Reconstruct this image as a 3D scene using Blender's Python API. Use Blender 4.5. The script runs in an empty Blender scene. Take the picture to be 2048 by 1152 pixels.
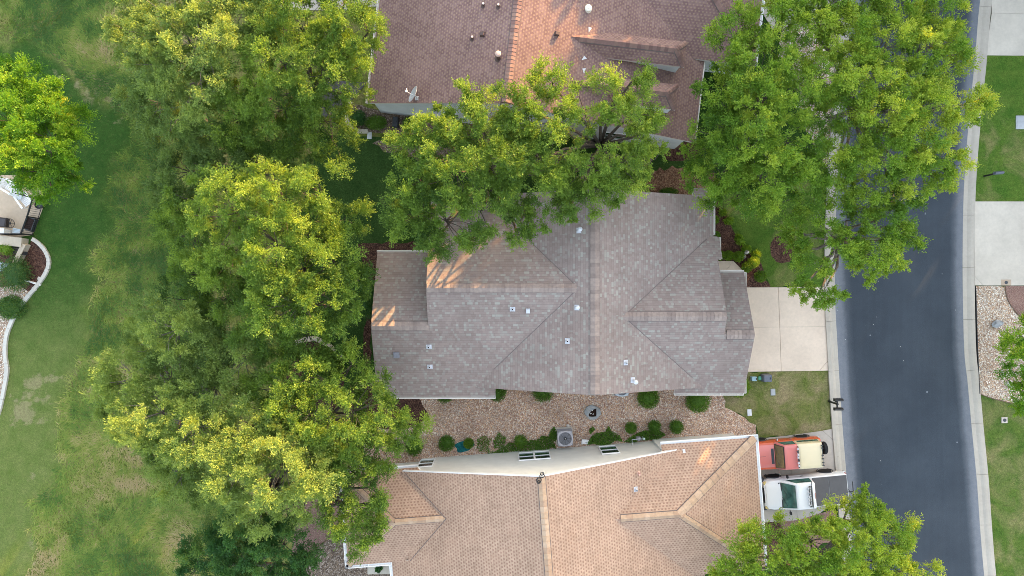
import bpy, bmesh, math, random
import numpy as np
from mathutils import Vector, Matrix

# ---------------------------------------------------------------- camera, sky, sun
sc = bpy.context.scene
H = 41.36                      # flying height of the camera in metres
F = 2048 * 24.0 / 36.0         # focal length in pixels of the 2048 px wide photo
cam_d = bpy.data.cameras.new('camera'); cam = bpy.data.objects.new('camera', cam_d)
sc.collection.objects.link(cam)
cam_d.sensor_width = 36; cam_d.lens = 24; cam_d.clip_end = 500
cam.location = (0, 0, H); cam.rotation_euler = (0, 0, 0)
sc.camera = cam

SUN_EL = math.radians(9); SUN_AZ = math.radians(33)      # azimuth from +Y towards +X
world = bpy.data.worlds.new('World'); sc.world = world; world.use_nodes = True
wn = world.node_tree
sky = wn.nodes.new('ShaderNodeTexSky'); sky.sky_type = 'NISHITA'; sky.sun_disc = False
sky.sun_elevation = SUN_EL; sky.sun_rotation = SUN_AZ
sky.air_density = 1.0; sky.dust_density = 3.0; sky.ozone_density = 1.0
# a thin even cloud veil over the low sun's sky
veil = wn.nodes.new('ShaderNodeMix'); veil.data_type = 'RGBA'; veil.inputs[0].default_value = .64
veil.inputs[7].default_value = (.86, .88, .90, 1)
wn.links.new(sky.outputs[0], veil.inputs[6]); wn.links.new(veil.outputs[2], wn.nodes['Background'].inputs[0])
wn.nodes['Background'].inputs[1].default_value = 0.15
sun_d = bpy.data.lights.new('sun', 'SUN'); sun_d.energy = 2.0; sun_d.angle = math.radians(0.6)
sun_d.color = (0.72, 0.40, 0.145)
sun = bpy.data.objects.new('sun', sun_d); sc.collection.objects.link(sun)
sdir = Vector((math.sin(SUN_AZ)*math.cos(SUN_EL), math.cos(SUN_AZ)*math.cos(SUN_EL), math.sin(SUN_EL)))
sun.rotation_euler = sdir.to_track_quat('Z', 'Y').to_euler(); sun.location = sdir*60
sc.view_settings.view_transform = 'Standard'; sc.view_settings.look = 'None'
sc.view_settings.exposure = 3.55; sc.view_settings.gamma = 1.0
sc.cycles.use_denoising = True; sc.cycles.denoising_prefilter = 'NONE'; sc.cycles.use_adaptive_sampling = False; sc.cycles.filter_width = .9

rng = np.random.default_rng(7); random.seed(7)

def P(u, v, z=0.0):
    "photo pixel -> world point at height z"
    k = (H - z) / F
    return Vector(((u-1024)*k, -(v-576)*k, z))

# ---------------------------------------------------------------- node helpers
class G:
    def __init__(s, name):
        s.m = bpy.data.materials.new(name); s.m.use_nodes = True
        s.t = s.m.node_tree; s.t.nodes.clear(); s._o = None
    def n(s, typ, ins=None, **pr):
        nd = s.t.nodes.new('ShaderNode'+typ)
        for k, v in pr.items(): setattr(nd, k, v)
        for k, v in (ins or {}).items(): s.put(nd.inputs[k], v)
        return nd
    def put(s, sock, v):
        if isinstance(v, bpy.types.NodeSocket): s.t.links.new(v, sock)
        elif isinstance(v, (tuple, list)) and len(v) == 3 and sock.type == 'RGBA': sock.default_value = (*v, 1)
        else: sock.default_value = v
    def obj(s):
        if s._o is None: s._o = s.n('TexCoord').outputs['Object']
        return s._o
    def uv(s): return s.n('TexCoord').outputs['UV']
    def math(s, op, a, b=0.0, c=None):
        d = {0: a, 1: b}
        if c is not None: d[2] = c
        return s.n('Math', d, operation=op).outputs[0]
    def noise(s, scale, detail=3, rough=.55, co=None, dist=0.0):
        return s.n('TexNoise', {'Vector': co or s.obj(), 'Scale': scale, 'Detail': detail, 'Roughness': rough, 'Distortion': dist}).outputs[0]
    def ramp(s, fac, stops, interp='LINEAR'):
        nd = s.n('ValToRGB', {0: fac}); r = nd.color_ramp; r.interpolation = interp
        while len(r.elements) < len(stops): r.elements.new(.5)
        for e, (p, c) in zip(r.elements, stops):
            e.position = p; e.color = (*c, 1) if len(c) == 3 else c
        return nd.outputs[0]
    def mix(s, fac, a, b, blend='MIX'):
        nd = s.n('Mix', data_type='RGBA', blend_type=blend)
        s.put(nd.inputs[0], fac); s.put(nd.inputs[6], a); s.put(nd.inputs[7], b)
        return nd.outputs[2]
    def val(s, v): return (v, v, v)
    def bump(s, h, strength=.5, dist=.02):
        return s.n('Bump', {'Height': h, 'Strength': strength, 'Distance': dist}).outputs[0]
    def out(s, color, rough=.8, spec=.3, normal=None, metal=0.0, **kw):
        b = s.n('BsdfPrincipled', {'Base Color': color, 'Roughness': rough, 'Metallic': metal, 'Specular IOR Level': spec, **kw})
        if normal is not None: s.put(b.inputs['Normal'], normal)
        o = s.n('OutputMaterial'); s.t.links.new(b.outputs[0], o.inputs[0])
        return s.m

def plain(name, c, rough=.6, spec=.4, metal=0.0, var=.12, scale=6.0, **kw):
    g = G(name)
    f = g.noise(scale, 4)
    k = g.ramp(f, [(.3, g.val(1-var)), (.7, g.val(1+var))])
    return g.out(g.mix(1.0, c, k, 'MULTIPLY'), rough, spec, metal=metal, **kw)

def lawn_mat(name, dark, mid, dry, lo=.55, hi=.75, dscale=.35, fine=.45):
    g = G(name)
    a = g.noise(1.1, 6, .65); base = g.mix(g.ramp(a, [(.35, g.val(0)), (.68, g.val(1))]), dark, mid)
    d = g.noise(dscale, 7, .62, dist=.6)
    base = g.mix(g.ramp(d, [(lo, g.val(0)), (hi, g.val(.85))]), base, dry)
    f = g.noise(16, 5, .75); f2 = g.noise(55, 2, .6); f0 = g.noise(6.5, 3, .7)
    base = g.mix(1.0, base, g.ramp(f0, [(.25, g.val(1-fine*.6)), (.75, g.val(1+fine*.6))]), 'MULTIPLY')
    base = g.mix(1.0, base, g.ramp(f, [(.25, g.val(1-fine)), (.75, g.val(1+fine))]), 'MULTIPLY')
    base = g.mix(1.0, base, g.ramp(f2, [(.25, g.val(1-fine)), (.75, g.val(1+fine))]), 'MULTIPLY')
    return g.out(base, .95, .1, g.bump(f2, .9, .05))

def gravel_mat(name, stones, scale=15.0, patch=None):
    g = G(name)
    v = g.n('TexVoronoi', {'Vector': g.obj(), 'Scale': scale, 'Randomness': 1.0})
    e = g.n('TexVoronoi', {'Vector': g.obj(), 'Scale': scale, 'Randomness': 1.0}, feature='DISTANCE_TO_EDGE')
    r = g.n('SeparateColor', {0: v.outputs['Color']}).outputs[0]
    c = g.ramp(r, [(i/len(stones), s) for i, s in enumerate(stones)], 'CONSTANT')
    big = g.noise(.5, 4)
    c = g.mix(1.0, c, g.ramp(big, [(.3, g.val(.8)), (.7, g.val(1.15))]), 'MULTIPLY')
    if patch: c = g.mix(g.ramp(g.noise(.7, 5, .6), [(.55, g.val(0)), (.72, g.val(.6))]), c, patch)
    gap = g.ramp(e.outputs['Distance'], [(.02, g.val(.45)), (.12, g.val(1.12))])
    c = g.mix(1.0, c, gap, 'MULTIPLY')
    return g.out(c, .85, .25, g.bump(g.math('MINIMUM', e.outputs['Distance'], .25), 1.0, .08))

def mulch_mat(name, cs, scale=20.0):
    g = G(name)
    co = g.n('Mapping', {'Vector': g.obj(), 'Rotation': (0, 0, .6)}).outputs[0]
    v = g.n('TexVoronoi', {'Vector': co, 'Scale': scale, 'Randomness': 1.0})
    r = g.n('SeparateColor', {0: v.outputs['Color']}).outputs[1]
    c = g.ramp(r, [(i/len(cs), s) for i, s in enumerate(cs)], 'CONSTANT')
    c = g.mix(1.0, c, g.ramp(g.noise(2, 5), [(.3, g.val(.75)), (.7, g.val(1.3))]), 'MULTIPLY')
    return g.out(c, .95, .1, g.bump(v.outputs['Distance'], .8, .04))

def concrete_mat(name, c, stain=.16):
    g = G(name)
    a = g.noise(.5, 6, .6); b = g.noise(6, 5, .7); d = g.noise(60, 2)
    k = g.mix(1.0, g.ramp(a, [(.3, g.val(1-stain)), (.7, g.val(1+stain*.5))]), g.ramp(b, [(.3, g.val(.93)), (.7, g.val(1.05))]), 'MULTIPLY')
    co = g.mix(1.0, c, k, 'MULTIPLY')
    co = g.mix(g.ramp(g.noise(3.3, 3, .5), [(.70, g.val(0)), (.78, g.val(.35))]), co, tuple(x*.62 for x in c))
    return g.out(co, .88, .2, g.bump(d, .25, .01))

def shingle_mat(name, stops, row=.143, tabs=(.16, .31), edge=.5, dash=None, warm=None):
    "asphalt shingles laid along the slope: uv in metres, u along the eave, v up the slope"
    g = G(name)
    s = g.n('SeparateXYZ', {0: g.uv()})
    u, v = s.outputs[0], s.outputs[1]
    rv = g.math('DIVIDE', v, row); ri = g.math('FLOOR', rv); fv = g.math('FRACT', rv)
    rr = g.n('TexWhiteNoise', {'W': ri}, noise_dimensions='1D').outputs[0]
    def cells(w, k):
        uu = g.math('ADD', g.math('DIVIDE', u, w), g.math('MULTIPLY', rr, k))
        ci = g.math('FLOOR', uu)
        c = g.n('CombineXYZ', {0: ci, 1: ri, 2: k}).outputs[0]
        return g.n('TexWhiteNoise', {'Vector': c}, noise_dimensions='3D').outputs[0], g.math('FRACT', uu)
    r1, f1 = cells(tabs[0], 7.3); r2, f2 = cells(tabs[1], 3.1)
    pick = g.math('GREATER_THAN', r2, .68)
    r = g.math('ADD', g.math('MULTIPLY', r1, g.math('SUBTRACT', 1.0, pick)), g.math('MULTIPLY', g.math('FRACT', g.math('MULTIPLY', r2, 7.7)), pick))
    c = g.ramp(r, stops)
    if dash:
        par = g.math('MULTIPLY', g.math('MODULO', ri, 2.0), .5)
        du = g.math('FRACT', g.math('ADD', g.math('DIVIDE', u, dash[0]), g.math('ADD', par, g.math('MULTIPLY', rr, .3))))
        hit = g.math('MULTIPLY', g.math('LESS_THAN', du, dash[1]), g.math('LESS_THAN', fv, dash[2]))
        c = g.mix(g.math('MULTIPLY', hit, dash[4]), c, dash[3])
    line = g.ramp(fv, [(0.0, g.val(edge)), (.16, g.val(1))])  # shadow line of each shingle course painted into the colour
    c = g.mix(1.0, c, line, 'MULTIPLY')
    big = g.noise(.45, 5, .6)
    c = g.mix(1.0, c, g.ramp(big, [(.3, g.val(.88)), (.7, g.val(1.1))]), 'MULTIPLY')
    if warm: c = g.mix(g.ramp(g.noise(1.3, 5, .65), [(.5, g.val(0)), (.75, g.val(.6))]), c, warm)
    c = g.mix(1.0, c, g.ramp(g.noise(50, 2), [(.3, g.val(.9)), (.7, g.val(1.1))]), 'MULTIPLY')
    hgt = g.math('ADD', g.math('SUBTRACT', 1.0, fv), g.math('MULTIPLY', r, .5))
    return g.out(c, .9, .2, g.bump(hgt, .5, .02))

def leaf_mat(name, stops, trans=.4):
    g = G(name)
    a = g.n('Attribute', attribute_name='tint').outputs['Fac']
    c = g.ramp(a, stops)
    b = g.n('BsdfPrincipled', {'Base Color': c, 'Roughness': .5, 'Specular IOR Level': .3})
    t = g.n('BsdfTranslucent', {'Color': g.mix(1.0, c, (1.25, 1.2, .6), 'MULTIPLY')})
    m = g.n('MixShader', {0: trans, 1: b.outputs[0], 2: t.outputs[0]})
    o = g.n('OutputMaterial'); g.t.links.new(m.outputs[0], o.inputs[0])
    return g.m

# ---------------------------------------------------------------- object helpers
C = sc.collection
def tag(o, label=None, cat=None, group=None, kind=None):
    if label: o['label'] = label
    if cat: o['category'] = cat
    if group: o['group'] = group
    if kind: o['kind'] = kind
    return o

def thing(name, label, cat, loc=(0, 0, 0), rotz=0.0, group=None):
    o = bpy.data.objects.new(name, None); C.objects.link(o)
    o.location = loc; o.rotation_euler = (0, 0, rotz); o.empty_display_size = .3
    return tag(o, label, cat, group)

def copy_thing(o, parent=None):
    c = o.copy(); C.objects.link(c)
    if parent is not None: c.parent = parent
    for ch in list(o.children): copy_thing(ch, c)
    return c

class MB:
    "collects shapes; build() links them as one mesh object"
    def __init__(s): s.v = []; s.f = []; s.mi = []; s.uv = {}; s.cur = 0
    def add(s, vs, fs, mi=None):
        b = len(s.v); s.v += [tuple(p) for p in vs]
        for f in fs:
            s.f.append(tuple(i+b for i in f)); s.mi.append(s.cur if mi is None else mi)
        return s
    def box(s, c, d, rz=0.0, R=None, mi=None, taper=1.0):
        x, y, z = (q/2 for q in d); M = R or Matrix.Rotation(rz, 3, 'Z'); c = Vector(c)
        vs = []
        for zz, k in ((-z, 1.0), (z, taper)):
            for xx, yy in ((-x, -y), (x, -y), (x, y), (-x, y)):
                vs.append(c + M @ Vector((xx*k, yy*k, zz)))
        return s.add(vs, [(3, 2, 1, 0), (4, 5, 6, 7), (0, 1, 5, 4), (1, 2, 6, 5), (2, 3, 7, 6), (3, 0, 4, 7)], mi)
    def bar(s, a, b, w, h=None, mi=None):
        a, b = Vector(a), Vector(b); d = b-a; h = h or w
        q = d.to_track_quat('X', 'Z').to_matrix()
        return s.box((a+b)/2, (d.length, w, h), R=q, mi=mi)
    def tube(s, pts, rad, n=8, mi=None, cap=True):
        pts = [Vector(p) for p in pts]
        if not isinstance(rad, (list, tuple)): rad = [rad]*len(pts)
        vs = []; fs = []
        for i, p in enumerate(pts):
            d = (pts[min(i+1, len(pts)-1)] - pts[max(i-1, 0)])
            if d.length < 1e-6: d = Vector((0, 0, 1))
            q = d.to_track_quat('Z', 'Y').to_matrix()
            for k in range(n):
                t = 2*math.pi*k/n
                vs.append(p + q @ Vector((math.cos(t)*rad[i], math.sin(t)*rad[i], 0)))
        for i in range(len(pts)-1):
            for k in range(n):
                fs.append((i*n+k, i*n+(k+1) % n, (i+1)*n+(k+1) % n, (i+1)*n+k))
        if cap:
            fs.append(tuple(range(n-1, -1, -1))); L = (len(pts)-1)*n; fs.append(tuple(L+k for k in range(n)))
        return s.add(vs, fs, mi)
    def lathe(s, c, prof, n=20, axis='Z', mi=None, R=None):
        c = Vector(c); vs = []; fs = []
        M = R or {'Z': Matrix.Identity(3), 'X': Matrix.Rotation(math.pi/2, 3, 'Y'), 'Y': Matrix.Rotation(-math.pi/2, 3, 'X')}[axis]
        for r, z in prof:
            for k in range(n):
                t = 2*math.pi*k/n; vs.append(c + M @ Vector((r*math.cos(t), r*math.sin(t), z)))
        for i in range(len(prof)-1):
            for k in range(n):
                fs.append((i*n+k, i*n+(k+1) % n, (i+1)*n+(k+1) % n, (i+1)*n+k))
        if prof[0][0] > 1e-4: fs.append(tuple(range(n-1, -1, -1)))
        if prof[-1][0] > 1e-4: fs.append(tuple((len(prof)-1)*n+k for k in range(n)))
        return s.add(vs, fs, mi)
    def torus(s, c, R, r, n=24, m=6, M=None, mi=None, arc=1.0):
        M = M or Matrix.Identity(3); k = n if arc >= 1 else n+1
        pts = [Vector(c) + M @ Vector((R*math.cos(2*math.pi*arc*i/n), R*math.sin(2*math.pi*arc*i/n), 0)) for i in range(n+1)]
        return s.tube(pts, r, m, mi, cap=False)
    def prism(s, poly, z0, z1, mi=None):
        n = len(poly); vs = [(p[0], p[1], z0) for p in poly] + [(p[0], p[1], z1) for p in poly]
        fs = [tuple(range(n-1, -1, -1)), tuple(range(n, 2*n))] + [(i, (i+1) % n, n+(i+1) % n, n+i) for i in range(n)]
        return s.add(vs, fs, mi)
    def loft(s, rings, mi=None, cap=True):
        n = len(rings[0]); vs = [p for r in rings for p in r]; fs = []
        for i in range(len(rings)-1):
            for k in range(n):
                fs.append((i*n+k, i*n+(k+1) % n, (i+1)*n+(k+1) % n, (i+1)*n+k))
        if cap:
            fs.append(tuple(range(n-1, -1, -1))); L = (len(rings)-1)*n; fs.append(tuple(L+k for k in range(n)))
        return s.add(vs, fs, mi)
    def build(s, name, mats, parent=None, rel=None, smooth=False, bevel=0.0, fixn=True):
        me = bpy.data.meshes.new(name)
        vs = s.v if rel is None else [(p[0]-rel[0], p[1]-rel[1], p[2]-rel[2]) for p in s.v]
        me.from_pydata(vs, [], s.f)
        for m in (mats if isinstance(mats, (list, tuple)) else [mats]): me.materials.append(m)
        me.polygons.foreach_set('material_index', s.mi)
        if s.uv:
            L = me.uv_layers.new(name='uv'); 
            for p in me.polygons:
                if p.index in s.uv:
                    for li, q in zip(p.loop_indices, s.uv[p.index]): L.data[li].uv = q
        if fixn and not s.uv:
            bm = bmesh.new(); bm.from_mesh(me); bmesh.ops.recalc_face_normals(bm, faces=bm.faces); bm.to_mesh(me); bm.free()
        if smooth: me.polygons.foreach_set('use_smooth', [True]*len(me.polygons))
        me.update()
        o = bpy.data.objects.new(name, me); C.objects.link(o)
        if parent is not None: o.parent = parent
        if smooth and bevel == 0:
            try: me.set_sharp_from_angle(angle=math.radians(40))
            except Exception: pass
        if bevel:
            b = o.modifiers.new('bevel', 'BEVEL'); b.width = bevel; b.segments = 2; b.limit_method = 'ANGLE'
        return o

def smooth_line(pts, closed=False, n=8):
    "Catmull-Rom through 2-D points"
    q = [Vector((p[0], p[1])) for p in pts]; N = len(q); out = []
    rngi = range(N) if closed else range(N-1)
    for i in rngi:
        g = (lambda k: q[k % N]) if closed else (lambda k: q[min(max(k, 0), N-1)])
        a, b, c, d = g(i-1), g(i), g(i+1), g(i+2)
        for j in range(n):
            t = j/n
            out.append(.5*((2*b)+(c-a)*t+(2*a-5*b+4*c-d)*t*t+(3*b-a-3*c+d)*t**3))
    if not closed: out.append(q[-1])
    return [(p.x, p.y) for p in out]

def W2(pts): return [tuple(P(u, v)[:2]) for u, v in pts]

def rough(poly, amp=.05, step=.35):
    out = []; n = len(poly)
    for i in range(n):
        a, b = Vector(poly[i]), Vector(poly[(i+1) % n]); k = max(1, int((b-a).length/step))
        d = (b-a); nn = Vector((-d.y, d.x)); nn = nn.normalized() if nn.length > 1e-6 else nn
        for j in range(k): out.append(tuple(a + d*(j/k) + nn*random.gauss(0, amp)))
    return out

def sheet(name, pts, z, m, r=0.0, kind='structure', thick=0.0, px=True, step=.35):
    poly = W2(pts) if px else list(pts)
    if r: poly = rough(poly, r, step)
    mb = MB()
    if thick: mb.prism(poly, z-thick, z)
    else: mb.add([(p[0], p[1], z) for p in poly], [tuple(range(len(poly)))])
    o = mb.build(name, m)
    if not thick:
        me = o.data
        if me.polygons[0].normal.z < 0: me.flip_normals()
    return tag(o, kind=kind)

# ---------------------------------------------------------------- foliage
def fast_mesh(name, verts, quads, mats, tint, parent=None, smooth=False):
    me = bpy.data.meshes.new(name); nv = len(verts); nf = len(quads); k = quads.shape[1]
    me.vertices.add(nv); me.vertices.foreach_set('co', np.ascontiguousarray(verts, dtype=np.float32).ravel())
    me.loops.add(nf*k); me.loops.foreach_set('vertex_index', quads.astype(np.int32).ravel())
    me.polygons.add(nf); me.polygons.foreach_set('loop_start', np.arange(0, nf*k, k, dtype=np.int32))
    a = me.attributes.new('tint', 'FLOAT', 'FACE'); a.data.foreach_set('value', tint.astype(np.float32))
    me.materials.append(mats); me.update(calc_edges=True); me.validate()
    o = bpy.data.objects.new(name, me); C.objects.link(o)
    if parent is not None: o.parent = parent
    return o

def unit(a): return a/np.maximum(np.linalg.norm(a, axis=1, keepdims=True), 1e-9)

def leaf_quads(pos, along, size, up=.8, width=.5):
    "rhombic leaves at pos, long axis roughly 'along'"
    n = len(pos)
    t = unit(along + rng.normal(0, .45, (n, 3)))
    nn = rng.normal(0, 1, (n, 3)); nn[:, 2] += up*1.6
    b = unit(np.cross(nn, t)); L = size[:, None]
    v = np.stack([pos - t*L*.5, pos + b*L*width*.5 - t*L*.05, pos + t*L*.5, pos - b*L*width*.5 - t*L*.05], axis=1)
    return v.reshape(-1, 3), np.arange(n*4).reshape(n, 4)

def spray_clump(c, r, d, ns, nl, leaf):
    "one clump of feathery sprays; returns positions and directions"
    dirs = unit(rng.normal(0, 1, (ns, 3))*.85 + np.array(d)*.75 + np.array([0, 0, .15]))
    ln = r*rng.uniform(.5, 1.1, ns)
    t = rng.uniform(.12, 1, (ns, nl))**.8
    pos = np.array(c) + dirs[:, None, :]*(ln[:, None]*t)[:, :, None]
    pos = pos + rng.normal(0, 1, (ns, nl, 3))*(r*.13*(1.15-t*.6))[:, :, None]
    pos[:, :, 2] -= (t*t*ln[:, None])*.10
    al = np.repeat(dirs[:, None, :], nl, axis=1)
    return pos.reshape(-1, 3), al.reshape(-1, 3)

def tree(name, label, base, lobes, lm, bark, leaf=.13, dens=1.0, trunk_r=.18, group=None, sub_r=.64, tint_mu=.45, tint_sd=.16,
         ns=20, nl=32, bare=0, zmin=1.6, hole=0.0):
    """lobes: (u, v, height, radius in photo px [, tint shift [, density]])"""
    b = P(*base)
    t = thing(name, label, 'tree', b, 0, group); bx = np.array(b)
    wood = MB(); pos = []; al = []; tint = []; deads = []
    tops = [P(l[0], l[1], l[2]) for l in lobes]
    cen = sum(tops, Vector())/len(tops); hz = max(1.8, min(p.z for p in tops)*.45)
    fork = Vector((b.x*.7+cen.x*.3, b.y*.7+cen.y*.3, hz))
    wood.tube([b-Vector((0, 0, .1)), b+Vector((0, 0, .25)), (b+fork)/2, fork], [trunk_r*1.5, trunk_r*1.15, trunk_r, trunk_r*.85], 9)
    for l, Cc in zip(lobes, tops):
        k = (H-l[2])/F; R = l[3]*k; ts = l[4] if len(l) > 4 else 0.0; dn = (l[5] if len(l) > 5 else 1.0)*dens
        Rz = min(R*.75, 2.0); lo = Cc - Vector((0, 0, Rz*.5))
        mid = (fork+lo)/2 + Vector((random.uniform(-.4, .4), random.uniform(-.4, .4), random.uniform(-.2, .5)))
        wood.tube([fork-Vector((0, 0, .1)), mid, lo], [trunk_r*.6, trunk_r*.42, trunk_r*.25], 6)
        n = max(4, int(7.2*R*R*dn))
        dv = rng.normal(0, 1, (n, 3)); dv[:, 2] = np.abs(dv[:, 2])*1.0 - .35; dv = unit(dv)
        rad = rng.uniform(.2, 1.0, n)**.42
        pc = np.array(Cc) + dv*rad[:, None]*np.array([R-.25*sub_r, R-.25*sub_r, Rz])
        pc[:, :2] += rng.normal(0, .12*R, (n, 2)); pc[:, 2] = np.maximum(pc[:, 2], zmin)
        for i in range(n):
            c = pc[i]; r = sub_r*rng.uniform(.7, 1.3)
            d = unit((c - np.array(lo))[None])[0]
            if rng.random() < hole: continue
            p, a = spray_clump(c, r, d, ns, nl, leaf)
            h = np.clip(rng.normal(tint_mu+ts, tint_sd), 0, 1)
            pos.append(p); al.append(a); tint.append(np.clip(h + rng.normal(0, .10, len(p)), 0, 1))
            if i % 2 == 0:
                q = Vector(c); w0 = trunk_r*.14
                wood.tube([lo, (lo+q)/2+Vector((random.uniform(-.2, .2), random.uniform(-.2, .2), .1)), q], [w0, w0*.7, w0*.35], 4, cap=False)
        for j in range(int(bare)):
            q0 = Cc + Vector((random.uniform(-R, R)*.6, random.uniform(-R, R)*.6, Rz*.5)); d0 = Vector((random.uniform(-1, 1), random.uniform(-1, 1), .15)).normalized(); dead = MB(); deads.append(dead)
            for e in range(9):
                dd = (d0 + Vector((random.gauss(0, .45), random.gauss(0, .45), random.gauss(0, .15)))).normalized(); q1 = q0+dd*random.uniform(.3, .75)
                q2 = q1 + (dd+Vector((random.gauss(0, .5), random.gauss(0, .5), 0)))*.4
                dead.tube([q0, q1, q2], [.013, .009, .005], 4, cap=False)
    pos = np.concatenate(pos); al = np.concatenate(al); tint = np.concatenate(tint)
    v, q = leaf_quads(pos, al, leaf*rng.uniform(.7, 1.3, len(pos)))
    fast_mesh('crown', v - bx, q, lm, tint, t)
    wood.build('trunk', bark, t, rel=b, smooth=True)
    for dead in deads: dead.build('dead_branch', M_DEAD, t, rel=b)
    return t

def shrub(name, label, uv, r_px, lm, h=.8, group=None, cat='shrub', leaf=.06, n=900, tint=.5, flat=1.0, rz=0.0, spiky=0.0, w2=None):
    "clipped shrub: a dense shell of small leaves round a twiggy core"
    z = h*.5; b = P(uv[0], uv[1], z); k = (H-z)/F; rx = r_px*k; ry = (w2 or r_px)*k
    n = int(n*3.2*max(.5, rx*ry/.35)*(.06/leaf if leaf > .06 else 1))
    d = unit(rng.normal(0, 1, (n, 3)))
    rad = rng.uniform(.68, 1.0, n)+rng.normal(0, .03+spiky*.3, n)
    lum = 1 + .11*np.sin(d[:, 0]*7+d[:, 1]*5+r_px)*np.cos(d[:, 2]*6)
    pos = d*(rad*lum)[:, None]*np.array([rx, ry, h*.5*flat])
    c, s = math.cos(rz), math.sin(rz); pos = pos @ np.array([[c, s, 0], [-s, c, 0], [0, 0, 1]])
    pos[:, 2] += h*.5; pos[:, 2] = np.maximum(pos[:, 2], .01)
    v, q = leaf_quads(pos, d, leaf*rng.uniform(.7, 1.4, n), up=.3, width=.55 if spiky == 0 else .25)
    # core
    g = 12; th = np.linspace(0, 2*math.pi, g, endpoint=False); ph = np.linspace(-1.5, 1.569, 8)
    cv = np.array([[math.cos(p)*math.cos(t)*rx*.66, math.cos(p)*math.sin(t)*ry*.66, math.sin(p)*h*.34*flat+h*.42] for p in ph for t in th])
    cv[:, :2] = cv[:, :2] @ np.array([[c, s], [-s, c]])
    cq = np.array([[i*g+j, i*g+(j+1) % g, (i+1)*g+(j+1) % g, (i+1)*g+j] for i in range(7) for j in range(g)]) + len(v)
    tt = np.concatenate([np.clip(rng.normal(tint, .16, n), 0, 1), np.full(len(cq), tint)])
    o = fast_mesh(name, np.concatenate([v, cv]), np.concatenate([q, cq]), lm, tt)
    o.location = (b.x, b.y, 0)
    return tag(o, label, cat, group)

def inpoly(pts, poly):
    x, y = pts[:, 0], pts[:, 1]; c = np.zeros(len(pts), bool); n = len(poly); j = n-1
    for i in range(n):
        xi, yi = poly[i]; xj, yj = poly[j]
        c ^= ((yi > y) != (yj > y)) & (x < (xj-xi)*(y-yi)/(yj-yi+1e-12)+xi); j = i
    return c

def vnoise(p, scale, seed=0):
    "smooth value noise on 2-D points"
    r = np.random.default_rng(seed); T = r.random((64, 64)); q = p*scale; i = np.floor(q).astype(int); f = q-i; f = f*f*(3-2*f)
    g = lambda a, b: T[a % 64, b % 64]
    return (g(i[:, 0], i[:, 1])*(1-f[:, 0])+g(i[:, 0]+1, i[:, 1])*f[:, 0])*(1-f[:, 1]) + (g(i[:, 0], i[:, 1]+1)*(1-f[:, 0])+g(i[:, 0]+1, i[:, 1]+1)*f[:, 0])*f[:, 1]

def scatter(poly, n):
    a = np.array(poly); lo, hi = a.min(0), a.max(0); out = []; k = 0
    while k < n:
        p = rng.uniform(lo, hi, (n, 2)); p = p[inpoly(p, poly)]; out.append(p); k += len(p)
    return np.concatenate(out)[:n]

def grass_stuff(name, polys, n, m, hgt=(.2, .5), w=.03, lean=.7, label=None, tintf=None, cat='grass', z=0.0, keep=None):
    p = np.concatenate([scatter(q, int(n*s)) for q, s in polys])
    if keep is not None: p = p[keep(p)]
    n = len(p); h = rng.uniform(*hgt, n)
    ang = vnoise(p, .35, 3)*9 + rng.normal(0, .8, n)
    dirv = np.stack([np.cos(ang), np.sin(ang)], 1)*(h*lean*rng.uniform(.4, 1.4, n))[:, None]
    perp = np.stack([-np.sin(ang), np.cos(ang)], 1)*(w*rng.uniform(.6, 1.5, n))[:, None]*.5
    B = np.concatenate([p, np.full((n, 1), z)], 1); top = np.concatenate([p+dirv, (z+h)[:, None]], 1); mid = np.concatenate([p+dirv*.4, (z+h*.6)[:, None]], 1)
    pp = np.concatenate([perp, np.zeros((n, 1))], 1)
    v = np.stack([B-pp, B+pp, mid+pp*.9, mid-pp*.9, mid-pp*.9, mid+pp*.9, top+pp*.2, top-pp*.2], 1).reshape(-1, 3)
    q = np.arange(n*8).reshape(n*2, 4)
    t = tintf(p) if tintf else np.full(n, .5)
    t = np.clip(t + rng.normal(0, .12, n), 0, 1)
    o = fast_mesh(name, v, q, m, np.repeat(t, 2))
    return tag(o, label, cat, None, 'stuff')

# ---------------------------------------------------------------- materials
M_DEAD = plain('dead_wood', (.25, .225, .20), .9, .1)
M_BARK = plain('bark', (.10, .085, .07), .95, .1, var=.35, scale=9)
M_BARK_PALE = plain('pale_bark', (.19, .17, .145), .95, .1, var=.3, scale=9)
GR = dict(
    olive=[(0, (.075, .135, .038)), (.35, (.160, .250, .064)), (.65, (.25, .345, .080)), (1, (.34, .42, .095))],
    oak=[(0, (.045, .105, .020)), (.4, (.125, .220, .034)), (.7, (.21, .325, .045)), (1, (.31, .40, .055))],
    fresh=[(0, (.055, .135, .016)), (.4, (.150, .280, .030)), (.7, (.25, .37, .040)), (1, (.40, .48, .06))],
    deep=[(0, (.022, .085, .028)), (.45, (.060, .160, .04)), (.75, (.12, .22, .045)), (1, (.22, .29, .05))],
    bright=[(0, (.05, .150, .014)), (.45, (.150, .32, .020)), (.75, (.29, .44, .03)), (1, (.54, .56, .08))],
    box=[(0, (.032, .10, .014)), (.5, (.085, .195, .024)), (1, (.17, .30, .04))],
    lime=[(0, (.08, .17, .016)), (.5, (.19, .32, .025)), (1, (.38, .48, .045))],
    rose=[(0, (.02, .065, .026)), (.5, (.065, .155, .04)), (.8, (.18, .24, .06)), (1, (.42, .18, .07))])
LEAF = {k: leaf_mat('leaf_'+k, v) for k, v in GR.items()}
M_MEADOW = leaf_mat('meadow_grass_blades', [(0, (.05, .13, .018)), (.3, (.13, .23, .032)), (.6, (.25, .32, .055)), (.85, (.37, .34, .12)), (1, (.46, .36, .19))], .2)
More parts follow.
